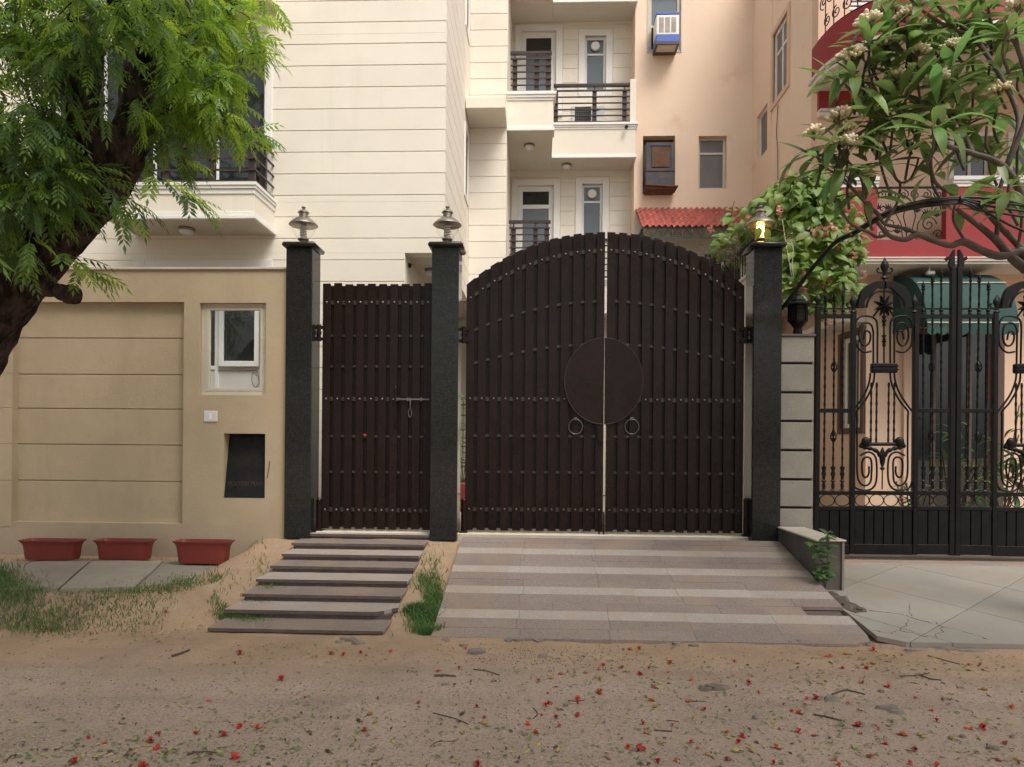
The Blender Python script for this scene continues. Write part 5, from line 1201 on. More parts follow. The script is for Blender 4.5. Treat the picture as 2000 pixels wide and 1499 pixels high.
# ------------------------------------------------------------------ neem tree leaning in over the wall
def limb(mb, pts, rads, n=12, sub=6, lump=.16):
    pp = crom(pts, sub); rr = []
    for i in range(len(pp)):
        t = i / (len(pp) - 1) * (len(rads) - 1); k = min(int(t), len(rads) - 2); rr.append(rads[k] + (rads[k + 1] - rads[k]) * (t - k))
    mb.tube(pp, rr, n, True, lump=lump)
YT = -2.4
def T_(px, py, dy=0): return W(px, py, YT + dy)
neem = thing('neem_tree', 'leaning neem tree with dark trunk and drooping feathery leaves over the boundary wall', 'tree', (*T_(-190, 1050)[:2], -.56))
K_ = 5.6 / 1320
mb = MB(); b0 = T_(-190, 1050); b0.z = -.6
limb(mb, [b0, T_(-150, 900), T_(-95, 765), T_(-40, 655), T_(18, 562), T_(90, 478), T_(160, 398), T_(212, 330), T_(240, 260)], [x * K_ for x in (92, 76, 66, 60, 58, 56, 54, 56, 50)], 22, 7, .15); build(mb, 'trunk', M['bark'], neem, True, 3)
limbs = [([T_(205, 335), T_(262, 255, .1), T_(272, 175, .15), T_(288, 90, .1), T_(318, -20, 0), T_(380, -180, -.1)], (46, 40, 36, 34, 30, 22)),
         ([T_(190, 340), T_(165, 262, -.2), T_(162, 190, -.35), T_(172, 90, -.4), T_(140, -40, -.5), T_(90, -200, -.6)], (40, 30, 27, 26, 24, 18)),
         ([T_(270, 180, .1), T_(330, 110, .3), T_(420, 40, .4), T_(500, -60, .5)], (22, 15, 11, 8)),
         ([T_(120, 445), T_(60, 380, -.3), T_(-20, 300, -.5), T_(-120, 200, -.6)], (26, 20, 17, 14)),
         ([T_(268, 235, .1), T_(320, 212, .1), T_(360, 205, .1)], (14, 8, 3)),
         ([T_(280, 100), T_(230, 20, -.5), T_(200, -80, -.9)], (20, 14, 10))]
for pts, rd in limbs: mb = MB(); limb(mb, pts, [x * K_ for x in rd], 12, 6, .15); build(mb, 'limb', M['bark'], neem, True, 3)
mb = MB(); limb(mb, [T_(40, 545, -.05), T_(78, 562, -.12), T_(110, 568, -.16), T_(136, 574, -.18), T_(152, 578, -.18)], [x * K_ for x in (26, 17, 14, 20, 15)], 14, 5, .4); build(mb, 'broken_stub', M['bark'], neem, True, 3)
rn = random.Random(21)
def neem_leaf(mb, base, d, L):
    """pinnate leaf: arching stalk with pointed leaflets on both sides"""
    d = d.normalized(); n = rn.randint(6, 8); p = base.copy(); side = d.cross(Vector((0, 0, 1)))
    side = side.normalized() if side.length > .05 else Vector((1, 0, 0)); st = []
    roll = rn.uniform(-.6, .6)
    for k in range(n + 1):
        st.append((p.copy(), d.copy())); p = p + d * (L / n); d = (d + Vector((0, 0, -.10 - .04 * k / n))).normalized()
    for k in range(1, n + 1):
        p, d = st[k]; s = d.cross(Vector((0, 0, 1))); s = s.normalized() if s.length > .05 else side; up = s.cross(d)
        s = (s * math.cos(roll) + up * math.sin(roll)).normalized(); up = s.cross(d)
        ll = L * .29 * (1.0 - .35 * abs(k / n - .45)) * rn.uniform(.85, 1.15); wd_ = ll * .17
        for sg in ((-1, 1) if k < n else (0,)):
            ax = (s * sg * .85 + d * .62 - Vector((0, 0, .26 * rn.uniform(.4, 1.5)))).normalized() if sg else (d - Vector((0, 0, .2))).normalized()
            w = ax.cross(up); w = w.normalized() if w.length > .05 else s; nn = ax.cross(w) * wd_ * .35
            tip = p + ax * ll + (d * .10 - Vector((0, 0, .10))) * ll; m1 = p + ax * ll * .42
            mb.add([p, m1 + w * wd_ + nn, tip, m1 - w * wd_ + nn, m1], [(0, 4, 1), (4, 2, 1), (0, 3, 4), (4, 3, 2)])
    a, b = st[0][0], st[n][0]; q = st[n // 2][0]; wv_ = side * .0022
    mb.add([a - wv_, a + wv_, q + wv_, q - wv_, b], [(0, 1, 2, 3), (3, 2, 4)])
def spray(mb, p, out, n, L):
    """twig with leaves leaving it all round"""
    out = out.normalized(); q = p.copy(); pts = [q.copy()]
    for k in range(n):
        q = q + out * (L * .16); pts.append(q.copy()); out = (out + Vector((rn.uniform(-.12, .12), rn.uniform(-.12, .12), -.07))).normalized()
        az = k * 2.4 + rn.uniform(-.5, .5); s = out.cross(Vector((0, 0, 1))); s = s.normalized() if s.length > .05 else Vector((1, 0, 0)); u = s.cross(out)
        ld = (out * .55 + (s * math.cos(az) + u * math.sin(az)) * .85 + Vector((0, 0, -.10))).normalized()
        mb.m = rn.choices((0, 1, 2), mb.wts)[0]; neem_leaf(mb, q, ld, L * rn.uniform(.75, 1.15))
    mb.m = 3; mb.tube(pts, [.006, *[.004] * (len(pts) - 2), .002], 4)
    mb.m = rn.choices((0, 1, 2), mb.wts)[0]; neem_leaf(mb, q, out, L)
blobs = [  # centre px, centre py, rx, ry, depth centre, depth half, sprays, share of leaves painted as sunlit
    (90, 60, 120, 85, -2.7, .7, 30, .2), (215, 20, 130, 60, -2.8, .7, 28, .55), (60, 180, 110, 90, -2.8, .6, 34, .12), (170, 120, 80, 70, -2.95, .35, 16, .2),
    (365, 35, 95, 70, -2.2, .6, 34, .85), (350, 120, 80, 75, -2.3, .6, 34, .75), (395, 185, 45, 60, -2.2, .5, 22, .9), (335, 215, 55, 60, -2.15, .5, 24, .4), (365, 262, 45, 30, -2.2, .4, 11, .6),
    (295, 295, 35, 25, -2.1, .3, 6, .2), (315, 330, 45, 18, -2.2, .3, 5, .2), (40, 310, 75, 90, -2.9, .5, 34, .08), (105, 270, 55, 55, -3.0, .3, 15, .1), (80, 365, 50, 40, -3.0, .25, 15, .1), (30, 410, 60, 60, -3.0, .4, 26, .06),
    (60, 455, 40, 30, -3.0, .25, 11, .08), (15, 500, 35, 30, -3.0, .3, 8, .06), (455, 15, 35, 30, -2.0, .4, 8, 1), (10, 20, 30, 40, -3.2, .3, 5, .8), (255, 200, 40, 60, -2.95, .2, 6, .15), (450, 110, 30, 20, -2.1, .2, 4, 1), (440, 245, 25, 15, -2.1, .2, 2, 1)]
TRK = [(18, 562), (55, 520), (90, 478), (125, 440), (160, 398), (190, 360), (212, 330), (240, 280), (262, 240), (272, 190), (280, 140), (165, 262), (162, 220)]
mb = MB()
for cx, cy, rx, ry, dc, dh, n, br in blobs:
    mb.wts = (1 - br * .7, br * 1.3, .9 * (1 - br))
    for i in range(int(n * 1.5)):
        while True:
            a, b = rn.uniform(-1, 1), rn.uniform(-1, 1)
            if a * a + b * b < 1: break
        p = W(cx + a * rx, cy + b * ry - 30, dc + rn.uniform(-dh, dh)); o = Vector((a * 1.0 + rn.uniform(-.6, .6), rn.uniform(-.9, .5), -.35 - .3 * b + rn.uniform(-.4, .3)))
        near = min((Vector((cx + a * rx, cy + b * ry, 0)) - Vector((tx, ty, 0))).length for tx, ty in TRK)
        if near < 58 and rn.random() < .8: continue
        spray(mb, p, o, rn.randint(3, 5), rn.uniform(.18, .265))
# the crown goes on above and to the side of the picture
mb.wts = (.5, .3, .3)
for i in range(190):
    p = W(rn.uniform(-620, 420), rn.uniform(-900, -120), YT + rn.uniform(-1.6, 1.2)) if i % 3 else W(rn.uniform(-620, -60), rn.uniform(-200, 420), YT + rn.uniform(-1.2, .8))
    spray(mb, p, Vector((rn.uniform(-1, 1), rn.uniform(-1, 1), -.3)), 4, rn.uniform(.36, .5))
for k, (px, py, tx, ty) in enumerate(((440, 20, 520, 8), (470, 88, 548, 98), (440, 250, 540, 262), (440, 170, 505, 180), (420, 60, 500, 75), (330, 360, 380, 395), (250, 370, 262, 400), (120, 505, 180, 545), (130, 350, 190, 335), (110, 400, 160, 420))):
    mb.wts = (.25, .75, .05) if k < 5 else (.6, .3, .3); p = W(px, py, -2.3 if k < 5 else -2.9); q = W(tx, ty, -2.3 if k < 5 else -2.9)
    for j in range(3): spray(mb, p + Vector((rn.uniform(-.1, .1), rn.uniform(-.2, .2), rn.uniform(-.06, .06))), (q - p).normalized() + Vector((0, 0, .12)), 2, .30)
build(mb, 'crown', [M['neem'], M['neem_lit'], M['neem_shade'], M['bark']], neem, kind='stuff')

# ------------------------------------------------------------------ frangipani over the iron gate
def leaf_mesh(name, L, w, m, bend=.25, fold=.22, wpos=.55, n=7):
    mb = MB(); 
    for i in range(n + 1):
        t = i / n; ww = w * math.sin(math.pi * min(1, (t ** (math.log(.5) / math.log(wpos))))) ** .9 if 0 < t < 1 else .0015
        y = L * t * math.cos(bend * t); z = -L * t * math.sin(bend * t) * .9
        mb.v += [(-ww, y, z + ww * fold), (0, y, z), (ww, y, z + ww * fold)]
    for i in range(n):
        a = 3 * i; mb.f += [(a, a + 1, a + 4, a + 3), (a + 1, a + 2, a + 5, a + 4)]; mb.mi += [0, 0]
    return mesh_of(mb, name, m, smooth=True, sharp=3)
fl = [leaf_mesh('frangipani_leaf', .43, .047, M['frangi'], b, .2, .56) for b in (.15, .5, .9)] + [leaf_mesh('frangipani_leaf', .36, .050, M['frangi'], .3, .25, .6)]
fr = thing('frangipani_tree', 'frangipani tree with long pointed leaves and cream buds reaching over the iron gate', 'tree', (*W(2190, 1000, -2.0)[:2], -.5))
YFr = -2.0; KF = (8 + YFr) / 1320
def f_(px, py, dy=0): return W(px, py, YFr + dy)
def fz(zx, zy, dy=0): return f_(1600 + zx / 5, 280 + zy / 5, dy)
mb = MB(); tb = f_(2200, 1000); tb.z = -.5
limb(mb, [tb, f_(2190, 850), f_(2160, 700), f_(2110, 600), f_(2040, 548)], [x * KF for x in (34, 30, 28, 24, 20)], 12, 6, .06); build(mb, 'trunk', M['fbark'], fr, True, 3)
FB_ = [([f_(2040, 548), fz(1990, 1075), fz(1880, 1085), fz(1740, 1100), fz(1570, 1040), fz(1410, 965), fz(1280, 1000), fz(1100, 945), fz(960, 890), fz(850, 940), fz(720, 920), fz(650, 870), fz(565, 770)], (17, 15, 13, 12, 10.5, 11, 8.5, 8, 8.5, 7.5, 6.5, 6, 5)),
       ([fz(960, 890), fz(880, 850), fz(780, 820), fz(640, 790), fz(575, 700), fz(450, 580), fz(330, 450), fz(250, 350)], (7, 6.5, 6, 5.5, 6, 6, 5, 4)),
       ([fz(650, 900), fz(560, 915), fz(480, 870), fz(380, 830), fz(290, 770), fz(215, 640), fz(205, 560)], (6, 5.5, 5, 5, 4.5, 4, 3.5)),
       ([f_(2040, 548), fz(1950, 1180), fz(1830, 1060), fz(1720, 940), fz(1550, 800), fz(1400, 690), fz(1340, 640)], (17, 14, 12, 10, 8, 7, 5)),
       ([fz(1985, 1040), fz(1880, 930), fz(1750, 800), fz(1650, 690), fz(1600, 620), fz(1480, 620)], (13, 11, 10, 9, 7, 4)),
       ([fz(1730, 950), fz(1740, 800), fz(1755, 600), fz(1765, 450), fz(1800, 250), fz(1640, 60), fz(1640, -200)], (8, 7.5, 7.5, 7, 6.5, 5, 4)),
       ([f_(2040, 548, -.1), f_(2010, 420, -.2), f_(1965, 330, -.3), f_(1900, 300, -.3), f_(1850, 285, -.3), f_(1822, 262, -.35)], (16, 13, 11, 9, 8, 6)),
       ([fz(250, 350), fz(180, 300), fz(60, 240), fz(-30, 130)], (4, 3.6, 3.2, 2.8)),
       ([fz(640, 790), fz(760, 580, .2), fz(790, 400, .3), fz(740, 330, .3), fz(650, 60, .3), fz(560, -160, .3)], (5.5, 5, 5, 5, 4.5, 4)),
       ([fz(790, 390, .3), fz(880, 360, .3), fz(940, 250, .3), fz(970, 150, .3)], (4.5, 4.5, 4, 3.5)),
       ([fz(1320, 500), fz(1180, 430), fz(1110, 330), fz(1090, 150), fz(1150, 20), fz(1210, -300)], (5, 6, 6, 5, 5, 4)),
       ([f_(1965, 330, -.3), f_(1990, 240, -.2), f_(1960, 160, -.1), f_(1900, 70), f_(1840, 20), f_(1800, -40)], (10, 9, 8, 8, 7, 6)),
       ([f_(1900, 70), f_(1850, 52), f_(1800, 20), f_(1770, -10)], (6, 5.5, 5, 4.5)),
       ([f_(1965, 330, -.3), f_(2010, 200, -.4), f_(1985, 90, -.4), f_(1968, 80, -.4)], (9, 8, 6, 5)),
       ([f_(1900, 300, -.3), f_(1860, 220), f_(1800, 215), f_(1740, 235), f_(1690, 200), f_(1650, 165)], (7, 6.5, 6, 5, 4.5, 3.5)),
       ([f_(1740, 235), f_(1700, 150), f_(1698, 100)], (4.5, 4, 3.5)), ([f_(1800, 215), f_(1790, 150), f_(1778, 90)], (5, 4, 3.5)), ([f_(1800, 215), f_(1770, 190), f_(1758, 200)], (4.5, 4, 3.5)),
       ([f_(1650, 347), f_(1625, 300), f_(1600, 305)], (4, 3.5, 3)), ([fz(440, 570), fz(400, 330), fz(200, 80), fz(190, 30)], (4.5, 4, 3.5, 3)), ([f_(1690, 200), f_(1720, 100), f_(1735, 60)], (4, 3.5, 3))]
for bi, (pts, rd) in enumerate(FB_): mb = MB(); limb(mb, pts, [x * KF * (.66 if bi in (0, 3) else .54) for x in rd], 9, 6, .09); build(mb, 'branch', M['fbark'], fr, True, 3)
TIPS = [(1699, 95, 0, 1, 9), (1732, 66, .1, 1, 8), (1773, 80, 0, 1, 8), (1776, 105, .1, 1, 5), (1733, 140, .1, 1, 6), (1780, 150, 0, 1, 6), (1858, 140, 0, 1, 8), (1668, 158, 0, 1, 8), (1643, 162, .1, 1, 6), (1758, 200, 0, 1, 8), (1830, 208, -.1, 1, 8),
        (1967, 72, -.4, 1, 6), (1640, 280, 0, 1, 7), (1654, 300, .1, 1, 6), (1641, 332, 0, 1, 8), (1598, 306, 0, 1, 7), (1721, 322, .2, 1, 6), (1690, 388, .1, 1, 5), (1799, 20, 0, 1, 8), (1945, 226, 0, 1, 7), (1822, 258, -.35, 0, 9), (1868, 268, 0, 0, 6), (1970, 372, -.4, 0, 8),
        (1660, 345, 0, 0, 9), (1700, 232, .1, 0, 7), (1742, 262, .1, 0, 8), (1780, 290, .3, 0, 7), (1935, 300, .2, 0, 8), (1990, 280, 0, 0, 8), (1900, 190, .2, 0, 8), (1840, 100, .2, 0, 8), (1930, 20, .1, 0, 8), (1880, 30, .2, 0, 8), (1750, 15, .1, 0, 8), (1712, 250, .2, 0, 6), (1995, 420, -.2, 0, 7), (1865, 405, .1, 0, 6), (1820, 340, .3, 0, 5), (1990, 150, .3, 0, 7), (1900, 110, .2, 0, 7), (1950, 150, .2, 1, 7), (1985, 35, 0, 0, 8), (1860, 60, .2, 0, 7), (1815, 60, .1, 0, 7), (1722, 190, .1, 0, 7), (1690, 132, .1, 0, 7), (1842, 172, .2, 0, 7), (1885, 240, .1, 0, 7), (1762, 240, .2, 0, 7), (1935, 85, .1, 0, 7)]
flv = MB(); fcount = 0
rf = random.Random(8)
budm = []
for v in range(3):
    mb = MB(); nb = 26
    for k in range(nb):
        a = k * 2.4; r = .055 * math.sqrt(k / nb); h = .05 + .03 * (1 - (r / .055) ** 2) + rf.uniform(-.012, .012); c = Vector((r * math.cos(a), r * math.sin(a), h)); o = Vector((r * 2.2 * math.cos(a), r * 2.2 * math.sin(a), .06)).normalized(); s = o.orthogonal().normalized(); t = o.cross(s)
        mb.m = 0; ring = []
        for (d, rr) in ((-.02, .004), (-.006, .0115), (.009, .0115), (.019, .004)):
            for j in range(5): an = j / 5 * 2 * math.pi; ring.append(c + o * d + (s * math.cos(an) + t * math.sin(an)) * rr)
        mb.add(ring, [(i * 5 + j, i * 5 + (j + 1) % 5, i * 5 + 5 + (j + 1) % 5, i * 5 + 5 + j) for i in range(3) for j in range(5)] + [(15, 16, 17, 18, 19)])
        mb.m = 1; mb.add([Vector((0, 0, 0)), c + o * -.02 + s * .002, c + o * -.02 - s * .002], [(0, 1, 2)])
    budm.append(mesh_of(mb, 'bud_cluster', [M['petal'], M['fbark']], smooth=True, sharp=2))
for px, py, dy, fl_, n in TIPS:
    n += 5
    c = f_(px, py, dy); up = Vector((rf.uniform(-.3, .3) - .1, rf.uniform(-.55, -.05), 1)).normalized()
    s = up.orthogonal().normalized(); t = up.cross(s)
    st_ = c - up * .09 - Vector((0, 0, .02)); 
    mb = MB(); mb.tube(crom([st_ + Vector((rf.uniform(-.05, .15), .04, -.16)), st_, c + up * .05], 4), [.012] * 4 + [.011] * 4 + [.010], 7); build(mb, 'branch', M['fbark'], fr, True, 3)
    for k in range(n):
        a = k * 2.4 + rf.uniform(-.3, .3); el = rf.uniform(-.25, .75) if k % 2 else rf.uniform(.1, 1.0)
        d = ((s * math.cos(a) + t * math.sin(a)) * math.cos(el) + up * math.sin(el)).normalized()
        z = (up - d * up.dot(d)).normalized(); x = d.cross(z); q = Matrix((x, d, z)).transposed().to_quaternion()
        sc_ = rf.uniform(.7, 1.1); at_ = c + up * rf.uniform(-.05, .03) + d * .02; me_ = rf.choice(fl); fcount += 1
        if fcount % 2 and fcount < 600: inst(me_, 'leaf', fr, at_, None, (sc_, sc_, sc_), q)
        else:
            mt = Matrix.LocRotScale(at_, q, Vector((sc_,) * 3)); flv.add([mt @ v.co for v in me_.vertices], [tuple(f.vertices) for f in me_.polygons])
    if fl_:
        z = (up + Vector((rf.uniform(-.25, .25), rf.uniform(-.2, .2), 0))).normalized(); sc_ = rf.uniform(1.25, 1.75)
        inst(rf.choice(budm), 'bud_cluster', fr, c + up * .13, None, (sc_, sc_, sc_), z.to_track_quat('Z', 'Y'))

build(flv, 'foliage', M['frangi'], fr, True, 3, kind='stuff')
# ------------------------------------------------------------------ creeper heaped on the dividing wall
cl_ = [leaf_mesh('creeper_leaf', .19, .056, M['creeper'], b, .25, .42, 5) for b in (.2, .6)] + [leaf_mesh('creeper_leaf', .165, .058, M['creeper'], .9, .3, .45, 5)]
cy_ = leaf_mesh('creeper_leaf', .15, .045, M['creeper2'], .5, .3, .42, 5)
cr = thing('flowering_creeper', 'flowering creeper with pink blooms heaped over the dividing wall behind the lit lamp', 'creeper', (W(1560, 600, .9).x, .9, dzt))
rcx_ = random.Random(14)
CB = [(1560, 430, 75, 80, .9, .4, 90), (1600, 500, 65, 60, .7, .35, 80), (1640, 440, 40, 70, .8, .3, 50), (1545, 380, 35, 30, 1.0, .25, 40), (1570, 358, 42, 22, .9, .2, 34), (1600, 400, 45, 35, .8, .25, 40), (1475, 430, 55, 35, 1.5, .4, 45), (1440, 480, 45, 30, 1.7, .4, 46), (1630, 560, 40, 35, .6, .2, 34), (1555, 540, 22, 55, .45, .1, 40), (1600, 600, 25, 15, .5, .1, 8), (1660, 490, 22, 30, .6, .2, 16), (1500, 400, 30, 25, 1.3, .3, 16)]
fill = MB(); cnt = 0; pts_ = []
for cx, cy, rx, ry, dc, dh, n in CB:
    for i in range(int(n * 2.4)):
        while True:
            a, b = rcx_.uniform(-1, 1), rcx_.uniform(-1, 1)
            if a * a + b * b < 1: break
        dep = rcx_.uniform(-1, 1); pts_.append((W(cx + a * rx, cy + b * ry, dc + dep * dh), a, b, dep, cy))
pts_.sort(key=lambda t: t[0].y)
for i, (p, a, b, dep, cy) in enumerate(pts_):
    d = Vector((a * .7 + rcx_.uniform(-.8, .8), rcx_.uniform(-1, .1), rcx_.uniform(-.9, .35))).normalized(); up = Vector((rcx_.uniform(-.4, .4), -.75, .8)); z = up - d * up.dot(d); z.normalize(); x = d.cross(z)
    q = Matrix((x, d, z)).transposed().to_quaternion(); s_ = rcx_.uniform(.65, 1.15)
    if i % 4 == 0 and cnt < 290: inst(cy_ if rcx_.random() < .10 else rcx_.choice(cl_), 'leaf', cr, p, None, (s_,) * 3, q); cnt += 1
    else:
        me = rcx_.choice(cl_); fill.m = 0 if rcx_.random() < .93 else 1; mt = Matrix.LocRotScale(p, q, Vector((s_,) * 3)); fill.add([mt @ v.co for v in me.vertices], [tuple(f.vertices) for f in me.polygons])
build(fill, 'foliage', [M['creeper'], M['creeper2']], cr, True, 3, kind='stuff')
mb = MB()
for i in range(60):
    p = rcx_.choice(pts_)[0]; pts = [p]; d = Vector((rcx_.uniform(-.8, .8), rcx_.uniform(-.3, .3), rcx_.uniform(-.6, .9))).normalized()
    for k in range(3): pts.append(pts[-1] + d * .07); d = (d + Vector((rcx_.uniform(-.3, .3), rcx_.uniform(-.3, .3), rcx_.uniform(-.35, .15)))).normalized()
    mb.tube(pts, .0045, 4)
build(mb, 'stems', M['stick'], cr, True, 3, kind='stuff')
mb = MB()
for i in range(240):                                   # dry twiggy tangle above the arched gate
    p = W(1440 + rcx_.gauss(0, 26), 505 + rcx_.gauss(0, 16), 1.4 + rcx_.uniform(-.4, .4)); d = Vector((rcx_.uniform(-1.2, .4), rcx_.uniform(-.5, .5), rcx_.uniform(-.2, .9))).normalized(); mb.tube([p, p + d * .1, p + d * .18 + Vector((rcx_.uniform(-.03, .03), 0, .02))], [.003, .0025, .001], 3)
build(mb, 'dry_twigs', M['stick'], cr, kind='stuff')
fm = MB()
for k in range(5):
    a = k / 5 * 2 * math.pi; u = Vector((math.cos(a), math.sin(a), 0)); v_ = Vector((-math.sin(a), math.cos(a), 0)); fm.add([(0, 0, 0), u * .014 + v_ * .008 + Vector((0, 0, .006)), u * .03, u * .014 - v_ * .008 + Vector((0, 0, .006))], [(0, 1, 2), (0, 2, 3)])
fm.tube([(0, 0, 0), (0, 0, -.06)], .002, 4); one = fm
cm = MB()
for k in range(9):
    o = Vector((rcx_.uniform(-.05, .05), rcx_.uniform(-.05, .05), rcx_.uniform(-.04, .03))); mt = Matrix.LocRotScale(o, Vector((rcx_.uniform(-1, 1), rcx_.uniform(-1, 1), .8)).to_track_quat('Z', 'Y'), Vector((1, 1, 1))); cm.add([mt @ Vector(v) for v in one.v], one.f)
fme = mesh_of(cm, 'flower_cluster', M['pink'])
for px, py, dp in ((1535, 345, .8), (1555, 345, .8), (1572, 340, .8), (1525, 370, .9), (1600, 450, .35), (1612, 452, .35), (1625, 445, .4), (1590, 458, .4), (1655, 445, .45), (1573, 537, .3), (1568, 565, .35), (1440, 462, 1.2), (1390, 450, 1.2), (1520, 412, .5), (1460, 425, 1), (1615, 545, .4), (1605, 555, .4), (1640, 478, .4), (1670, 500, .4), (1620, 632, .4), (1515, 395, .6), (1690, 535, .4)):
    inst(fme, 'flower_cluster', cr, W(px, py, dp), (rcx_.uniform(.4, 1.6), rcx_.uniform(-.5, .5), rcx_.uniform(0, 6)), rcx_.uniform(.7, 1.1))
for px, py, dx_, dz_ in ((1483, 452, -.2, -1), (1497, 455, .1, -1)):   # two leaves hanging in front of the lit lamp
    d = Vector((dx_, -.2, dz_)).normalized(); z = (Vector((0, -1, .1)) - d * Vector((0, -1, .1)).dot(d)).normalized(); inst(cy_, 'leaf', cr, W(px, py - 8, -.06), None, (1.0,) * 3, Matrix((d.cross(z), d, z)).transposed().to_quaternion())
mb = MB(); mb.tube(crom([W(1484, 444, -.06), W(1510, 446, .0), W(1535, 455, .3), W(1550, 470, .6)], 4), .004, 5); build(mb, 'stem', M['stick'], cr, True, 3)
for pts in ([(1528, 430), (1534, 470), (1540, 505), (1546, 540)], [(1543, 468), (1549, 485), (1547, 520), (1550, 540)]):
    mb = MB(); mb.tube(crom([W(x, y, .28) for x, y in pts], 5), .0045, 5); build(mb, 'hanging_stem', M['coping'], cr, True, 3)

# ------------------------------------------------------------------ potted plants behind the iron gate
pl_ = [leaf_mesh('pot_leaf', .34, .045, M['potleaf'], b, .25, .55, 5) for b in (.3, .7)]
rp = random.Random(6)
def pot_plant(px, py, Y, w, h, label, stems, lh, sc):
    c = W(px, py, Y); c.z = -.234; t = thing('potted_plant', label, 'potted plant', c, 'potted plants behind the iron gate'); mb = MB()
    mb.lathe([(w * .72, 0), (w * .85, h * .5), (w * .95, h * .85), (w * 1.05, h * .86), (w * 1.06, h), (w * .95, h), (w * .9, h * .88), (0, h * .88)], c, 20); build(mb, 'pot', M['terracotta'], t, True, .6)
    for k in range(stems):
        an = rp.uniform(0, 6.28); b = Vector((c.x + rp.uniform(-.5, .5) * w, c.y + rp.uniform(-.5, .5) * w, -.234 + h * .88)); tip = b + Vector((math.cos(an) * .28 * lh, math.sin(an) * .2 * lh, lh * rp.uniform(.5, 1))); mb = MB()
        mb.tube(crom([b, b.lerp(tip, .5) + Vector((rp.uniform(-.06, .06), 0, .05)), tip], 4), .009, 5); build(mb, 'stem', M['stick'], t, True, 3)
        for j in range(11):
            u = rp.uniform(.35, 1); p = b.lerp(tip, u); a = j * 2.4; el = rp.uniform(-.2, .9); d = Vector((math.cos(a) * math.cos(el), math.sin(a) * math.cos(el), math.sin(el))).normalized(); z = (Vector((0, 0, 1)) - d * d.z).normalized(); s_ = sc * rp.uniform(.7, 1.1)
            inst(rp.choice(pl_), 'leaf', t, p, None, (s_,) * 3, Matrix((d.cross(z), d, z)).transposed().to_quaternion())
pot_plant(1865, 960, 1.2, .19, .27, 'leafy plant in a wide terracotta pot behind the meeting of the iron gate leaves', 8, 1.5, .8)
pot_plant(1785, 955, 1.5, .15, .27, 'bushy plant in a terracotta pot behind the first iron gate leaf', 6, .75, .6)
pot_plant(1960, 955, 1.5, .17, .27, 'tall leafy plant in a terracotta pot nearest the picture edge behind the iron gate', 9, 1.75, .95)
# sapling at the end of the low wall
sp_ = leaf_mesh('sapling_leaf', .095, .021, M['potleaf'], .3, .25, .5, 5)
sb = thing('sapling', 'small leafy weed growing out of the broken end of the low wall', 'plant', (W(1612, 1150, -1.15).x, -1.13, -.44))
for pts in ([(1612, 1150), (1606, 1110), (1598, 1080), (1588, 1062)], [(1612, 1150), (1618, 1110), (1615, 1075), (1617, 1040)], [(1612, 1150), (1604, 1128), (1600, 1120)]):
    ps = crom([W(x, y, -1.16 - .02 * i) for i, (x, y) in enumerate(pts)], 5); mb = MB(); mb.tube(ps, .004, 5); build(mb, 'stem', M['stick'], sb, True, 3)
    for j, p in enumerate(ps[3:]):
        for e in range(2):
            a = j * 1.9 + e * 3.1; el = rp.uniform(-.3, .6); d = Vector((math.cos(a) * math.cos(el), math.sin(a) * math.cos(el) * .7 - .25, math.sin(el))).normalized(); z = (Vector((0, -.5, 1)) - d * Vector((0, -.5, 1)).dot(d)).normalized(); s_ = rp.uniform(.8, 1.2)
            inst(sp_, 'leaf', sb, p, None, (s_,) * 3, Matrix((d.cross(z), d, z)).transposed().to_quaternion())
# palm-like plant seen in the gap beside the arched gate
mb = MB(); pc = Vector((W(905, 750, 3.2).x, 3.2, -.02)); pp_ = thing('courtyard_palm', 'green palm in a red planter glimpsed through the gap beside the arched gate', 'plant', pc)
mb.box(pc.x - .35, pc.x + .35, 3.0, 3.4, -.02, .45, .02); build(mb, 'planter_box', M['terracotta'], pp_)
for k in range(14):
    mb = MB(); a = k * 2.4; tip = pc + Vector((math.cos(a) * .8, math.sin(a) * .6, 1.5 + rp.uniform(-.4, .7))); b = pc + Vector((0, 0, .4)); ps = crom([b, b.lerp(tip, .6) + Vector((0, 0, .5)), tip], 6)
    for i in range(2, len(ps)):
        for s in (-1, 1):
            d = (ps[i] - ps[i - 1]).normalized(); w_ = d.cross(Vector((0, 0, 1))).normalized() * s; e = ps[i] + w_ * .24 + d * .16 - Vector((0, 0, .1)); mb.add([ps[i] - d * .012, e, ps[i] + d * .012], [(0, 1, 2)])
    mb.tube(ps, .006, 4); build(mb, 'frond', M['potleaf'], pp_)
FLAME_N = 2300
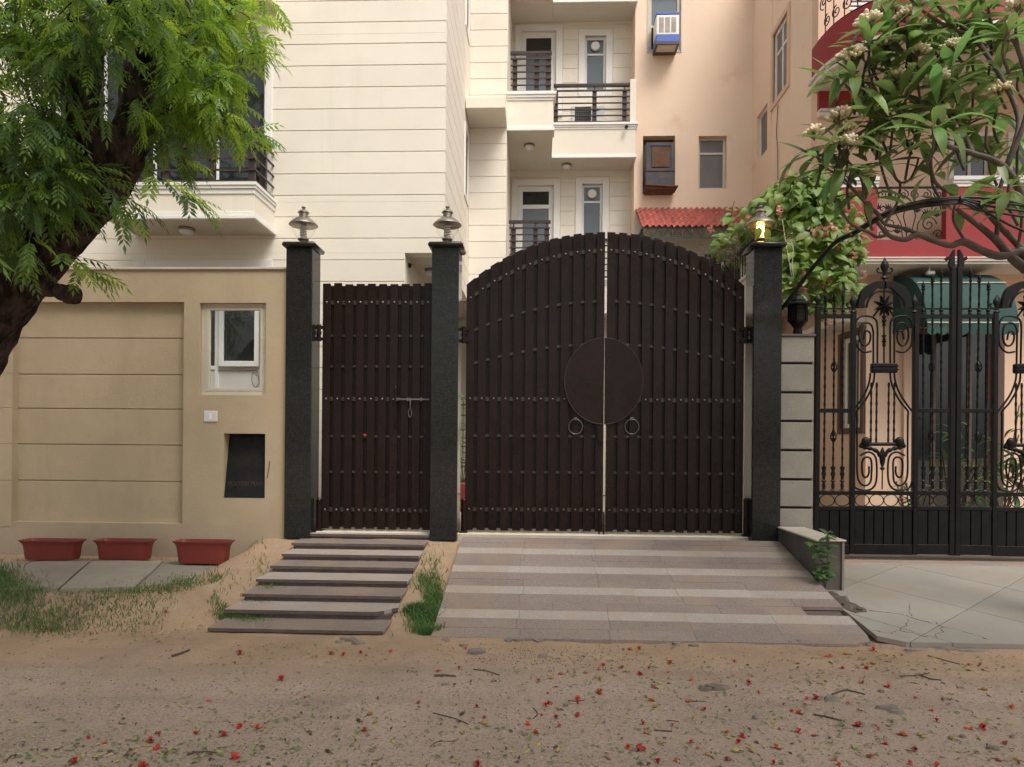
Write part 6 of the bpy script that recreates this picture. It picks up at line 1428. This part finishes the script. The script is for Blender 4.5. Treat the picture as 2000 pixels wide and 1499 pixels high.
# ------------------------------------------------------------------ flame tree added out of view behind the viewer to shade the street (it drops the red flowers)
gt = thing('unseen_flame_tree', 'spreading flame tree over the street whose red flowers lie on the ground', 'tree', (5.5, -11.5, -.55))
rg = random.Random(31); mb = MB()
limb(mb, [(5.5, -11.5, -.6), (5.4, -11.3, 1.5), (5.0, -11, 3.6), (4.2, -10.4, 5.6)], [.34, .28, .26, .2], 12, 6, .1); build(mb, 'trunk', M['bark'], gt, True, 3)
for tx, ty in ((-5, -8), (0, -6.5), (4, -5), (8, -6), (7, -13), (-2, -12)):
    mb = MB(); limb(mb, [(4.2, -10.4, 5.5), ((4.2 + tx) / 2, (-10.4 + ty) / 2, 6.6), (tx, ty, 7.2)], [.17, .11, .05], 8, 5, .1); build(mb, 'limb', M['bark'], gt, True, 3)
mb = MB()
for i in range(FLAME_N):
    while True:
        a, b = rg.uniform(-1, 1), rg.uniform(-1, 1)
        if a * a + b * b < 1: break
    x, y = 1.2 + 9.5 * a, -9.0 + 4.4 * b; z = 6.3 + 1.9 * (1 - (a * a + b * b)) * rg.random() + rg.uniform(-.25, .4)
    if y > -3.4: z += (y + 3.4) * .5
    an = rg.uniform(0, 6.28); d = Vector((math.cos(an), math.sin(an), rg.uniform(-.35, .15))); s = Vector((-math.sin(an), math.cos(an), rg.uniform(-.3, .3))); L = rg.uniform(.45, .75); w = L * .22; p = Vector((x, y, z)); mb.m = rg.choice((0, 0, 2))
    mb.add([p, p + d * L * .5 + s * w, p + d * L - Vector((0, 0, .1)), p + d * L * .5 - s * w], [(0, 1, 2), (0, 2, 3)])
build(mb, 'crown', [M['neem'], M['neem_lit'], M['neem_shade']], gt, kind='stuff')

# ------------------------------------------------------------------ cables
cb = thing('cable_bundle', 'arching bundle of black cables strung over the iron gate', 'cable', W(1700, 440, -.35))
CP = [(1505, 622), (1535, 590), (1568, 545), (1600, 505), (1632, 470), (1665, 453), (1698, 432), (1726, 416), (1755, 404), (1785, 396), (1820, 390), (1876, 386)]
for dx, dy, tail, r in ((0, 0, [(1930, 388), (1990, 398), (2100, 430)], .0105), (1, 5, [(1920, 396), (1970, 404), (2100, 420)], .009), (3, 9, [(1915, 402), (1945, 418), (1990, 440), (2100, 480)], .010), (-1, 3, [(1910, 390), (1960, 395), (2100, 408)], .010), (2, 12, [(1905, 398), (1935, 402), (2000, 412), (2100, 425)], .009)):
    mb = MB(); pts = [W(x + dx, y + dy * (.35 + .65 * min(1, max(0, (x - 1600) / 200))), .40 - 2.9 * min(1, (x - 1500) / 330)) for x, y in CP + tail]; mb.tube(crom(pts, 5), r, 8); build(mb, 'cable', M['black'], cb, True, 3)
for px, py in ((1876, 391), (1916, 402), (1665, 457)): mb = MB(); p = W(px, py, -1.05 if px < 1700 else -2.5); mb.tube([p + Vector((-.012, 0, 0)), p + Vector((.012, 0, 0))], 0.03 if px > 1700 else .016, 10); build(mb, 'cable_tie', M['black'], cb, True)
mb = MB(); mb.tube(crom([(XS - .02, 4.75, WZ(205, 4.75, 1512)), (XS - .025, 4.8, WZ(260, 4.8, 1512)), (XS - .02, 4.75, WZ(300, 4.8, 1512)), (XS - .02, 4.7, WZ(420, 4.8, 1512))], 5), .007, 5); o = build(mb, 'wall_wire', M['stick'], smooth=True); tag(o, 'thin loose wire running down the peach side wall below its window', 'wire')
mb = MB(); mb.tube(crom([W(502, 735, .30), W(494, 728, .32), W(492, 745, .3), W(498, 757, .28), W(506, 748, .28), W(503, 726, .28)], 5), .004, 5); o = build(mb, 'wire_coil', M['black'], smooth=True); tag(o, 'small loop of thin wire inside the window of the tan wall', 'wire')

# ------------------------------------------------------------------ grass
rgz = random.Random(17)
def gnd(px, py):
    z = -.5
    for _ in range(6): p = G(px, py, z); z = ground_z(p.x, p.y)
    p.z = z; return p
def grass(label, spots, n, hlo, hhi, dry=.2):
    mb = MB()
    for i in range(n):
        px, py, sx_, sy_ = rgz.choice(spots); q = gnd(px + rgz.gauss(0, sx_), py + rgz.gauss(0, sy_)); h = rgz.uniform(hlo, hhi); a = rgz.uniform(0, 6.28); w = rgz.uniform(.0022, .0042); s = Vector((math.cos(a), math.sin(a), 0)) * w; l = Vector((rgz.uniform(-.5, .5), rgz.uniform(-.5, .5), 1)) * h
        m = q + l * .55; tp = q + l + Vector((l.x, l.y, -.25 * h)) * .5; mb.m = 1 if rgz.random() < dry else 0
        mb.add([q - s, q + s, m + s * .8, m - s * .8, tp], [(0, 1, 2, 3), (3, 2, 4)])
    o = build(mb, 'grass', [M['grass'], M['grassdry']], kind='stuff'); tag(o, label, 'grass')
grass('tall green grass tuft between the steps and the driveway', [(838, 1120, 15, 16), (832, 1150, 17, 14), (845, 1100, 11, 10), (820, 1168, 14, 8)], 4200, .04, .115, .06)
grass('green grass along the left edge of the steps', [(500, 1125, 14, 9), (475, 1148, 14, 8), (520, 1108, 10, 5), (425, 1140, 14, 10), (455, 1165, 12, 6)], 1700, .03, .09, .15)
grass('tall grass clump in front of the pavement at the picture edge', [(20, 1150, 30, 14), (50, 1165, 25, 10), (5, 1130, 18, 14), (-40, 1150, 40, 14)], 2300, .04, .115, .15)
grass('patchy grass strip along the front of the pavement slabs', [(130, 1168, 26, 7), (200, 1163, 26, 7), (260, 1158, 24, 7), (315, 1152, 20, 7), (360, 1140, 16, 6), (230, 1172, 60, 6), (110, 1178, 30, 6)], 2700, .015, .065, .3)
grass('sparse weeds at the foot of the granite post by the wall', [(545, 1042, 14, 4), (520, 1046, 10, 3), (570, 1043, 8, 3)], 130, .04, .12, .3)
grass('few thin weeds at the foot of the pavement slabs near the planters', [(300, 1098, 30, 2), (150, 1098, 60, 2)], 60, .02, .05, .3)

# ------------------------------------------------------------------ litter on the street
mb = MB(); rl_ = random.Random(41)
def flat_leaf(mb, p, L, w):
    a = rl_.uniform(0, 6.28); d = Vector((math.cos(a), math.sin(a), rl_.uniform(-.1, .35))); s = Vector((-math.sin(a), math.cos(a), rl_.uniform(-.4, .4))); b = p + Vector((0, 0, .003)); m = b + d * L * .45 + Vector((0, 0, rl_.uniform(.0, .008)))
    mb.add([b, m + s * w, b + d * L, m - s * w, m + Vector((0, 0, -.002))], [(0, 4, 1), (1, 4, 2), (0, 3, 4), (4, 3, 2)])
for i in range(2600):
    r = rl_.random()
    if r < .50: px, py = rl_.uniform(-20, 2020), 1260 + 240 * rl_.random() ** .8
    elif r < .62: px, py = rl_.gauss(1350, 260), rl_.gauss(1335, 28)
    elif r < .74: px, py = rl_.gauss(220, 150), rl_.gauss(1178, 14)
    elif r < .84: px, py = rl_.gauss(250, 190), rl_.gauss(1470, 20)
    elif r < .92: px, py = rl_.gauss(560, 90), rl_.gauss(1270, 20) + 130 * (rl_.random() < .3)
    else: px, py = rl_.gauss(1750, 160), rl_.gauss(1300, 22)
    if py < 1140 or py > 1560: continue
    if py < 1258 and 405 < px < 1705: continue
    p = gnd(px, py); mb.m = rl_.choices((0, 1, 2), (.5, .26, .24))[0]; L = rl_.uniform(.012, .042) * (1.15 if py > 1400 else 1); flat_leaf(mb, p, L, L * rl_.uniform(.14, .26))
for i in range(2600):                                    # crumbs of stone and seed
    p = gnd(rl_.uniform(-20, 2020), 1255 + 260 * rl_.random() ** 1.1) if i % 3 else gnd(rl_.gauss(1080, 120), rl_.gauss(1285, 14)); s = rl_.uniform(.002, .007); mb.m = rl_.choice((2, 3)); t = MB(); t.convex([p + Vector((rl_.uniform(.5, 1) * x, rl_.uniform(.5, 1) * y, rl_.uniform(.3, .8) * z)) * 1.0 if 0 else p + Vector((x * rl_.uniform(.6, 1.2), y * rl_.uniform(.6, 1.2), z)) * s for x, y, z in ((-1, -1, 0), (1, -1, 0), (0, 1, 0), (0, 0, 1.1))], [(0, 1, 2), (0, 1, 3), (1, 2, 3), (2, 0, 3)]); mb.add(t.v, t.f)
for i in range(60):                                     # on the stone
    px, py = rl_.uniform(860, 1980), rl_.uniform(1065, 1245)
    if px < 1640: q = G(px, py, -.3); y = q.y; z = .224 * y; 
    else: continue
    for _ in range(5): q = G(px, py, z); z = .224 * q.y + .002
    if q.y > -.1 or q.x < DX0 or q.x > DX1 - .1: continue
    L = rl_.uniform(.008, .02); mb.m = rl_.choice((0, 1, 2)); flat_leaf(mb, Vector((q.x, q.y, z)), L, L * .3)
o = build(mb, 'leaf_litter', [M['greenlitter'], M['yellowlitter'], M['brownlitter'], M['stone']], kind='stuff'); tag(o, 'scattered small fallen leaves and crumbs on the sandy street', 'leaf litter')

def where(px, py):
    col = ('below the trough planters', 'below the stone steps', 'below the gap between steps and drive', 'below the gate leaf nearer the steps', 'below the gate leaf nearer the lit lamp', 'below the low wall', 'below the black iron gate')[sum(px > q for q in (400, 770, 880, 1180, 1480, 1700))]
    row = ('close to the paving', 'in mid road', 'near the bottom edge')[sum(py > q for q in (1320, 1410))]
    return col + ', ' + row
FLW = [(1030,1415),(1092,1420),(1045,1434),(1254,1416),(1314,1419),(1260,1434),(1419,1433),(1449,1440),(1444,1452),(1228,1461),(1248,1466),(1350,1452),(1286,1492),(1319,1487),(1420,1487),(1128,1368),(1071,1376),(1065,1380),(1129,1376),(1272,1370),(1171,1354),(1279,1345),(1350,1330),(1482,1355),(1462,1336),(1387,1348),(1170,1309),(1215,1305),(1178,1301),(1268,1306),(1310,1297),(1435,1294),(1250,1320),(1142,1315),(1051,1331),(1229,1270),(1248,1269),(1375,1388),(1129,1402),(1057,1399),(1085,1404),
 (1645,1307),(1694,1307),(1677,1389),(1572,1379),(1592,1367),(1859,1357),(1892,1301),(1761,1281),(1747,1282),(1705,1272),(1676,1273),(1856,1267),(1915,1300),(1730,1282),(1620,1283),(1531,1379),(1546,1390),(1561,1395),(1575,1367),(1656,1375),(1820,1390),(1975,1384),(1765,1437),(1682,1435),(1560,1432),(1522,1425),(1592,1439),(1515,1462),(1786,1467),(1730,1456),(1700,1481),(1630,1486),(1512,1494),(1975,1441),(1965,1455),(1922,1424),(1895,1425),(1829,1411),(1715,1426),(1677,1421),(1787,1365),(1735,1345),(1685,1335),(1775,1494),(1830,1496),(1640,1495),
 (470,1280),(646,1280),(671,1281),(703,1278),(715,1282),(764,1274),(856,1313),(898,1307),(551,1329),(596,1364),(818,1374),(931,1383),(469,1421),(503,1427),(710,1430),(460,1482),(437,1439),(946,1404),(910,1268),(1006,1269),(172,1443),(204,1454),(311,1437),(295,1450),(305,1464),(383,1435),(437,1438),(468,1421),(144,1493),(280,1496),(460,1481),(406,1370),(469,1279),(324,1222),(935,1497),(1128,1399)]
BUD = [(1090,1387,0),(1355,1405,0),(1290,1454,0),(1363,1463,0),(1381,1476,0),(1392,1481,0),(1436,1469,1),(1468,1469,1),(1188,1484,0),(1090,1468,1),(1275,1370,0),(1225,1313,1),(1095,1318,0),(1077,1327,0),(1305,1314,0),(1344,1372,0),(1172,1327,0),(1280,1382,0),(1583,1335,0),(1605,1337,1),(1923,1349,0),(1789,1336,1),(1666,1461,1),(1797,1437,1),(1805,1442,1),(1912,1444,1),(1950,1487,0),(1986,1486,0),(1842,1367,0),(1652,1279,0),(1686,1299,0),(1622,1295,1),(1558,1298,0),(700,1409,2),(733,1412,0),(722,1397,0),(640,1470,2),(902,1397,2),(902,1434,0),(946,1415,0),(1705,1298,0),(1893,1311,0),(1920,1310,0),(1860,1445,1),(1765,1438,0)]
def flower_mesh(v):
    r = random.Random(50 + v); mb = MB(); n = r.randint(4, 7)
    for k in range(n):
        a = k / n * 6.28 + r.uniform(-.6, .6); L = r.uniform(.022, .046); w = L * r.uniform(.22, .45); lift = r.uniform(.05, 1.5); d = Vector((math.cos(a), math.sin(a), 0)); s = Vector((-math.sin(a), math.cos(a), 0)); pr = []
        for i in range(5):
            t = i / 4; c = d * (L * t * math.cos(lift * t * 1.6)) + Vector((0, 0, .006 + L * .55 * math.sin(math.pi * t * .8) * lift)); ww = w * (.25, .6, 1, .9, .35)[i]; cu = r.uniform(.0, .5) * ww; pr += [c - s * ww + Vector((0, 0, cu)), c + Vector((0, 0, r.uniform(-.003, .003))), c + s * ww + Vector((0, 0, cu * r.uniform(.3, 1)))]
        mb.add(pr, [(3 * i + j, 3 * i + j + 1, 3 * i + j + 4, 3 * i + j + 3) for i in range(4) for j in range(2)])
    mb.m = 1; mb.tube([(0, 0, .008), (-.03, .012, .006)], .0025, 4)
    return mesh_of(mb, 'fallen_flower', [M['redpetal'], M['stick']], smooth=True, sharp=2)
fms = [flower_mesh(v) for v in range(7)]
for i, (px, py) in enumerate(FLW):
    p = gnd(px, py); s = rl_.uniform(.5, .95) * (1.0 if i % 5 else 1.3); o = inst(rl_.choice(fms), 'fallen_flower', None, p, (rl_.uniform(-.3, .3), rl_.uniform(-.3, .3), rl_.uniform(0, 6.28)), (s, s, s * rl_.uniform(.6, 1)))
    tag(o, ('small ' if s < .62 else 'large ' if s > .85 else '') + 'fallen red flower ' + where(px, py), 'flower', 'fallen red flowers on the street')
def bud_mesh(v):
    r = random.Random(90 + v); mb = MB(); mb.lathe([(0, -.022), (.008, -.018), (.0125, -.004), (.011, .010), (.005, .022), (0, .026)], (0, 0, 0), 9); mb.v = [(x, z, y + .011) for x, y, z in mb.v]; mb.f = [tuple(reversed(f)) for f in mb.f]
    k = len(mb.f); mb.m = 1; mb.tube([(0, -.02, .011), (.003, -.038, .008), (.008, -.05, .004)], .0022, 5); return mb
bms = [mesh_of(bud_mesh(v), 'fallen_bud', [(M['orangebud'], M['yellowlitter'], M['brownlitter'])[v], M['stick']], smooth=True, sharp=2) for v in range(3)]
BL = ('orange brown bud', 'yellowish bud', 'dark round bud')
for px, py, v in BUD:
    p = gnd(px, py); s = rl_.uniform(.6, .95); o = inst(bms[v], 'fallen_bud', None, p, (0, 0, rl_.uniform(0, 6.28)), s); tag(o, BL[v] + ' ' + where(px, py), 'bud', ('fallen orange buds', 'fallen green buds', 'fallen dark buds')[v])
STK = [([(336, 1284), (352, 1279), (370, 1272)], .011, 'thick short reddish stick lying on the sand below the steps'), ([(848, 1322), (868, 1321), (890, 1323)], .009, 'short thick brown stick lying on the street below the gap beside the drive'), ([(846, 1394), (870, 1400), (895, 1407), (915, 1416)], .004, 'long thin stick with a knobbly end lying on the street'), ([(366, 1476), (385, 1471), (410, 1470), (433, 1474)], .005, 'bowed thin stick near the bottom edge of the street'), ([(1625, 1358), (1650, 1350), (1670, 1353), (1690, 1358)], .006, 'bent black stick lying on the sand in front of the drive'),
       ([(1758, 1322), (1790, 1321), (1815, 1316)], .006, 'stick crossing another under red flowers near the kerb'), ([(1795, 1318), (1815, 1327), (1838, 1330)], .006, 'stick lying under red flowers near the kerb'), ([(1812, 1282), (1845, 1291), (1875, 1300)], .005, 'thin stick pointing at the neighbouring drive'), ([(1277, 1428), (1295, 1429), (1313, 1430)], .005, 'crooked dark twig among red flowers on the street'), ([(1590, 1398), (1615, 1402), (1650, 1411)], .006, 'rotting stick with a green leaf on the street'), ([(1042, 1385), (1050, 1395), (1042, 1405)], .004, 'forked twig beside a red flower on the street'), ([(1110, 1370), (1130, 1371), (1142, 1368)], .004, 'dry twig under a red flower on the street'), ([(840, 1460), (855, 1450), (890, 1449)], .003, 'thin curved dry stalk on the street'), ([(1350, 1372), (1365, 1371), (1380, 1372)], .003, 'fine straight twig on the street'), ([(1300, 1408), (1315, 1409), (1326, 1411)], .003, 'fine twig pointing at a crumpled flower'), ([(925, 1309), (950, 1312), (975, 1320)], .005, 'dark broken twig on the sand below the drive')]
for pts, r, lab in STK:
    ps = crom([gnd(*q) + Vector((0, 0, r * .9)) for q in pts], 4); mb = MB(); mb.tube(ps, [r * (1 - .35 * i / len(ps)) for i in range(len(ps))], 7, lump=.25); o = build(mb, 'stick', M['stick'], smooth=True); tag(o, lab, 'stick', 'sticks on the street')
def rock(p, sx, sy, sz, seed):
    r = random.Random(seed); mb = MB(); vs = []
    for k in range(7): a = k / 7 * 6.28; q = r.uniform(.75, 1.15); vs.append((p.x + sx * q * math.cos(a), p.y + sy * q * math.sin(a), p.z - .012))
    for k in range(7): a = k / 7 * 6.28; q = r.uniform(.55, .85); vs.append((p.x + sx * q * math.cos(a), p.y + sy * q * math.sin(a), p.z + sz * r.uniform(.7, 1.1)))
    mb.add(vs, [(i, (i + 1) % 7, 7 + (i + 1) % 7, 7 + i) for i in range(7)] + [tuple(range(7, 14)), tuple(range(6, -1, -1))]); return mb
RK = [(680, 1252, .10, .05, .025), (700, 1258, .07, .04, .02), (665, 1256, .05, .03, .02), (930, 1276, .09, .05, .03), (905, 1262, .05, .03, .015), (1060, 1283, .05, .03, .02), (1400, 1344, .10, .05, .02), (1378, 1348, .06, .03, .02), (1735, 1385, .09, .045, .02), (1752, 1392, .06, .04, .015), (1625, 1367, .07, .05, .02), (1562, 1257, .05, .03, .03), (1583, 1258, .05, .035, .03), (1605, 1259, .06, .035, .03), (1628, 1259, .06, .03, .03), (1650, 1260, .05, .03, .025), (1672, 1260, .06, .03, .025), (1540, 1257, .045, .03, .02), (90, 1155, .06, .04, .04), (0, 1222, .06, .05, .04), (868, 1399 - 60, .03, .02, .015), (1720, 1352, .03, .02, .015), (1940, 1465, .04, .025, .02), (1880, 1440, .025, .02, .015), (1475, 1405, .02, .015, .02), (1025, 1437, .022, .016, .016), (1105, 1380, .018, .014, .014), (1320, 1260, .04, .03, .02), (1355, 1262, .06, .03, .02), (1700, 1262, .05, .03, .02), (1790, 1270, .12, .05, .012), (1900, 1272, .16, .06, .012), (1850, 1268, .10, .05, .012)]
for i, (px, py, a, b, c) in enumerate(RK):
    o = build(rock(gnd(px, py), a, b, c, i), 'stone', M['stone']); tag(o, ('flat wide ' if a > .075 else 'tiny ' if a < .045 else '') + 'broken stone ' + where(px, py), 'stone', 'broken stones on the street')
# crumbling cement under the lower edge of the drive
ce = thing('cement_crust', 'crumbling cement crust under the lower edge of the striped drive', 'cement', gnd(1250, 1252))
for i in range(17):
    px = 995 + i * 18 + rl_.uniform(-4, 4) if i < 15 else 870 + 30 * (i - 15); w = rl_.uniform(8, 16); h0, h1 = 1246, 1250 + rl_.uniform(2, 8); k = 7
    pts = [(px + w * math.cos(q / k * 6.28) * rl_.uniform(.7, 1.1), (h0 + h1) / 2 + (h1 - h0) / 2 * math.sin(q / k * 6.28) * rl_.uniform(.6, 1.1)) for q in range(k)]
    mb = MB(); zt = -.535 + rl_.uniform(-.008, .012); mb.slab([Vector((*gnd(x, y)[:2], zt + rl_.uniform(-.006, .006))) for x, y in pts], .04); build(mb, 'cement_piece', M['stone'], ce)
rb2 = thing('rubble', 'broken stone lumps in the hole at the end of the low wall', 'rubble', W(1640, 1175, -1.7))
for i, (px, py, a, b, c) in enumerate(((1638, 1174, .10, .05, .05), (1660, 1186, .09, .06, .035), (1600, 1157, .05, .035, .03), (1622, 1163, .06, .04, .04), (1682, 1192, .05, .05, .02))):
    z = -.4
    for _ in range(6): p = G(px, py, z); z = neigh_z(p.y) + .004
    build(rock(Vector((p.x, p.y, z)), a, b, c, 70 + i), 'stone_lump', M['stoneedge'], rb2)
ps = []
for px, py in ((1596, 1152), (1634, 1158), (1650, 1172), (1672, 1180), (1690, 1192), (1672, 1198), (1655, 1192), (1640, 1182), (1612, 1168)):
    z = -.4
    for _ in range(6): p = G(px, py, z); z = neigh_z(p.y) + .004
    ps.append(Vector((p.x, p.y, z)))
mb = MB(); mb.slab(ps, .003); build(mb, 'hole_dark_patch', M['soil'], rb2)  # flat dark soil-coloured sheet painting in the shaded depth of the hole
p = W(711, 853, .19); o = inst(fms[2], 'caught_flower', None, (p.x, .205, p.z + .01), (1.2, .2, .6), .8); tag(o, 'red flower caught on a cross bar of the narrow gate', 'flower')
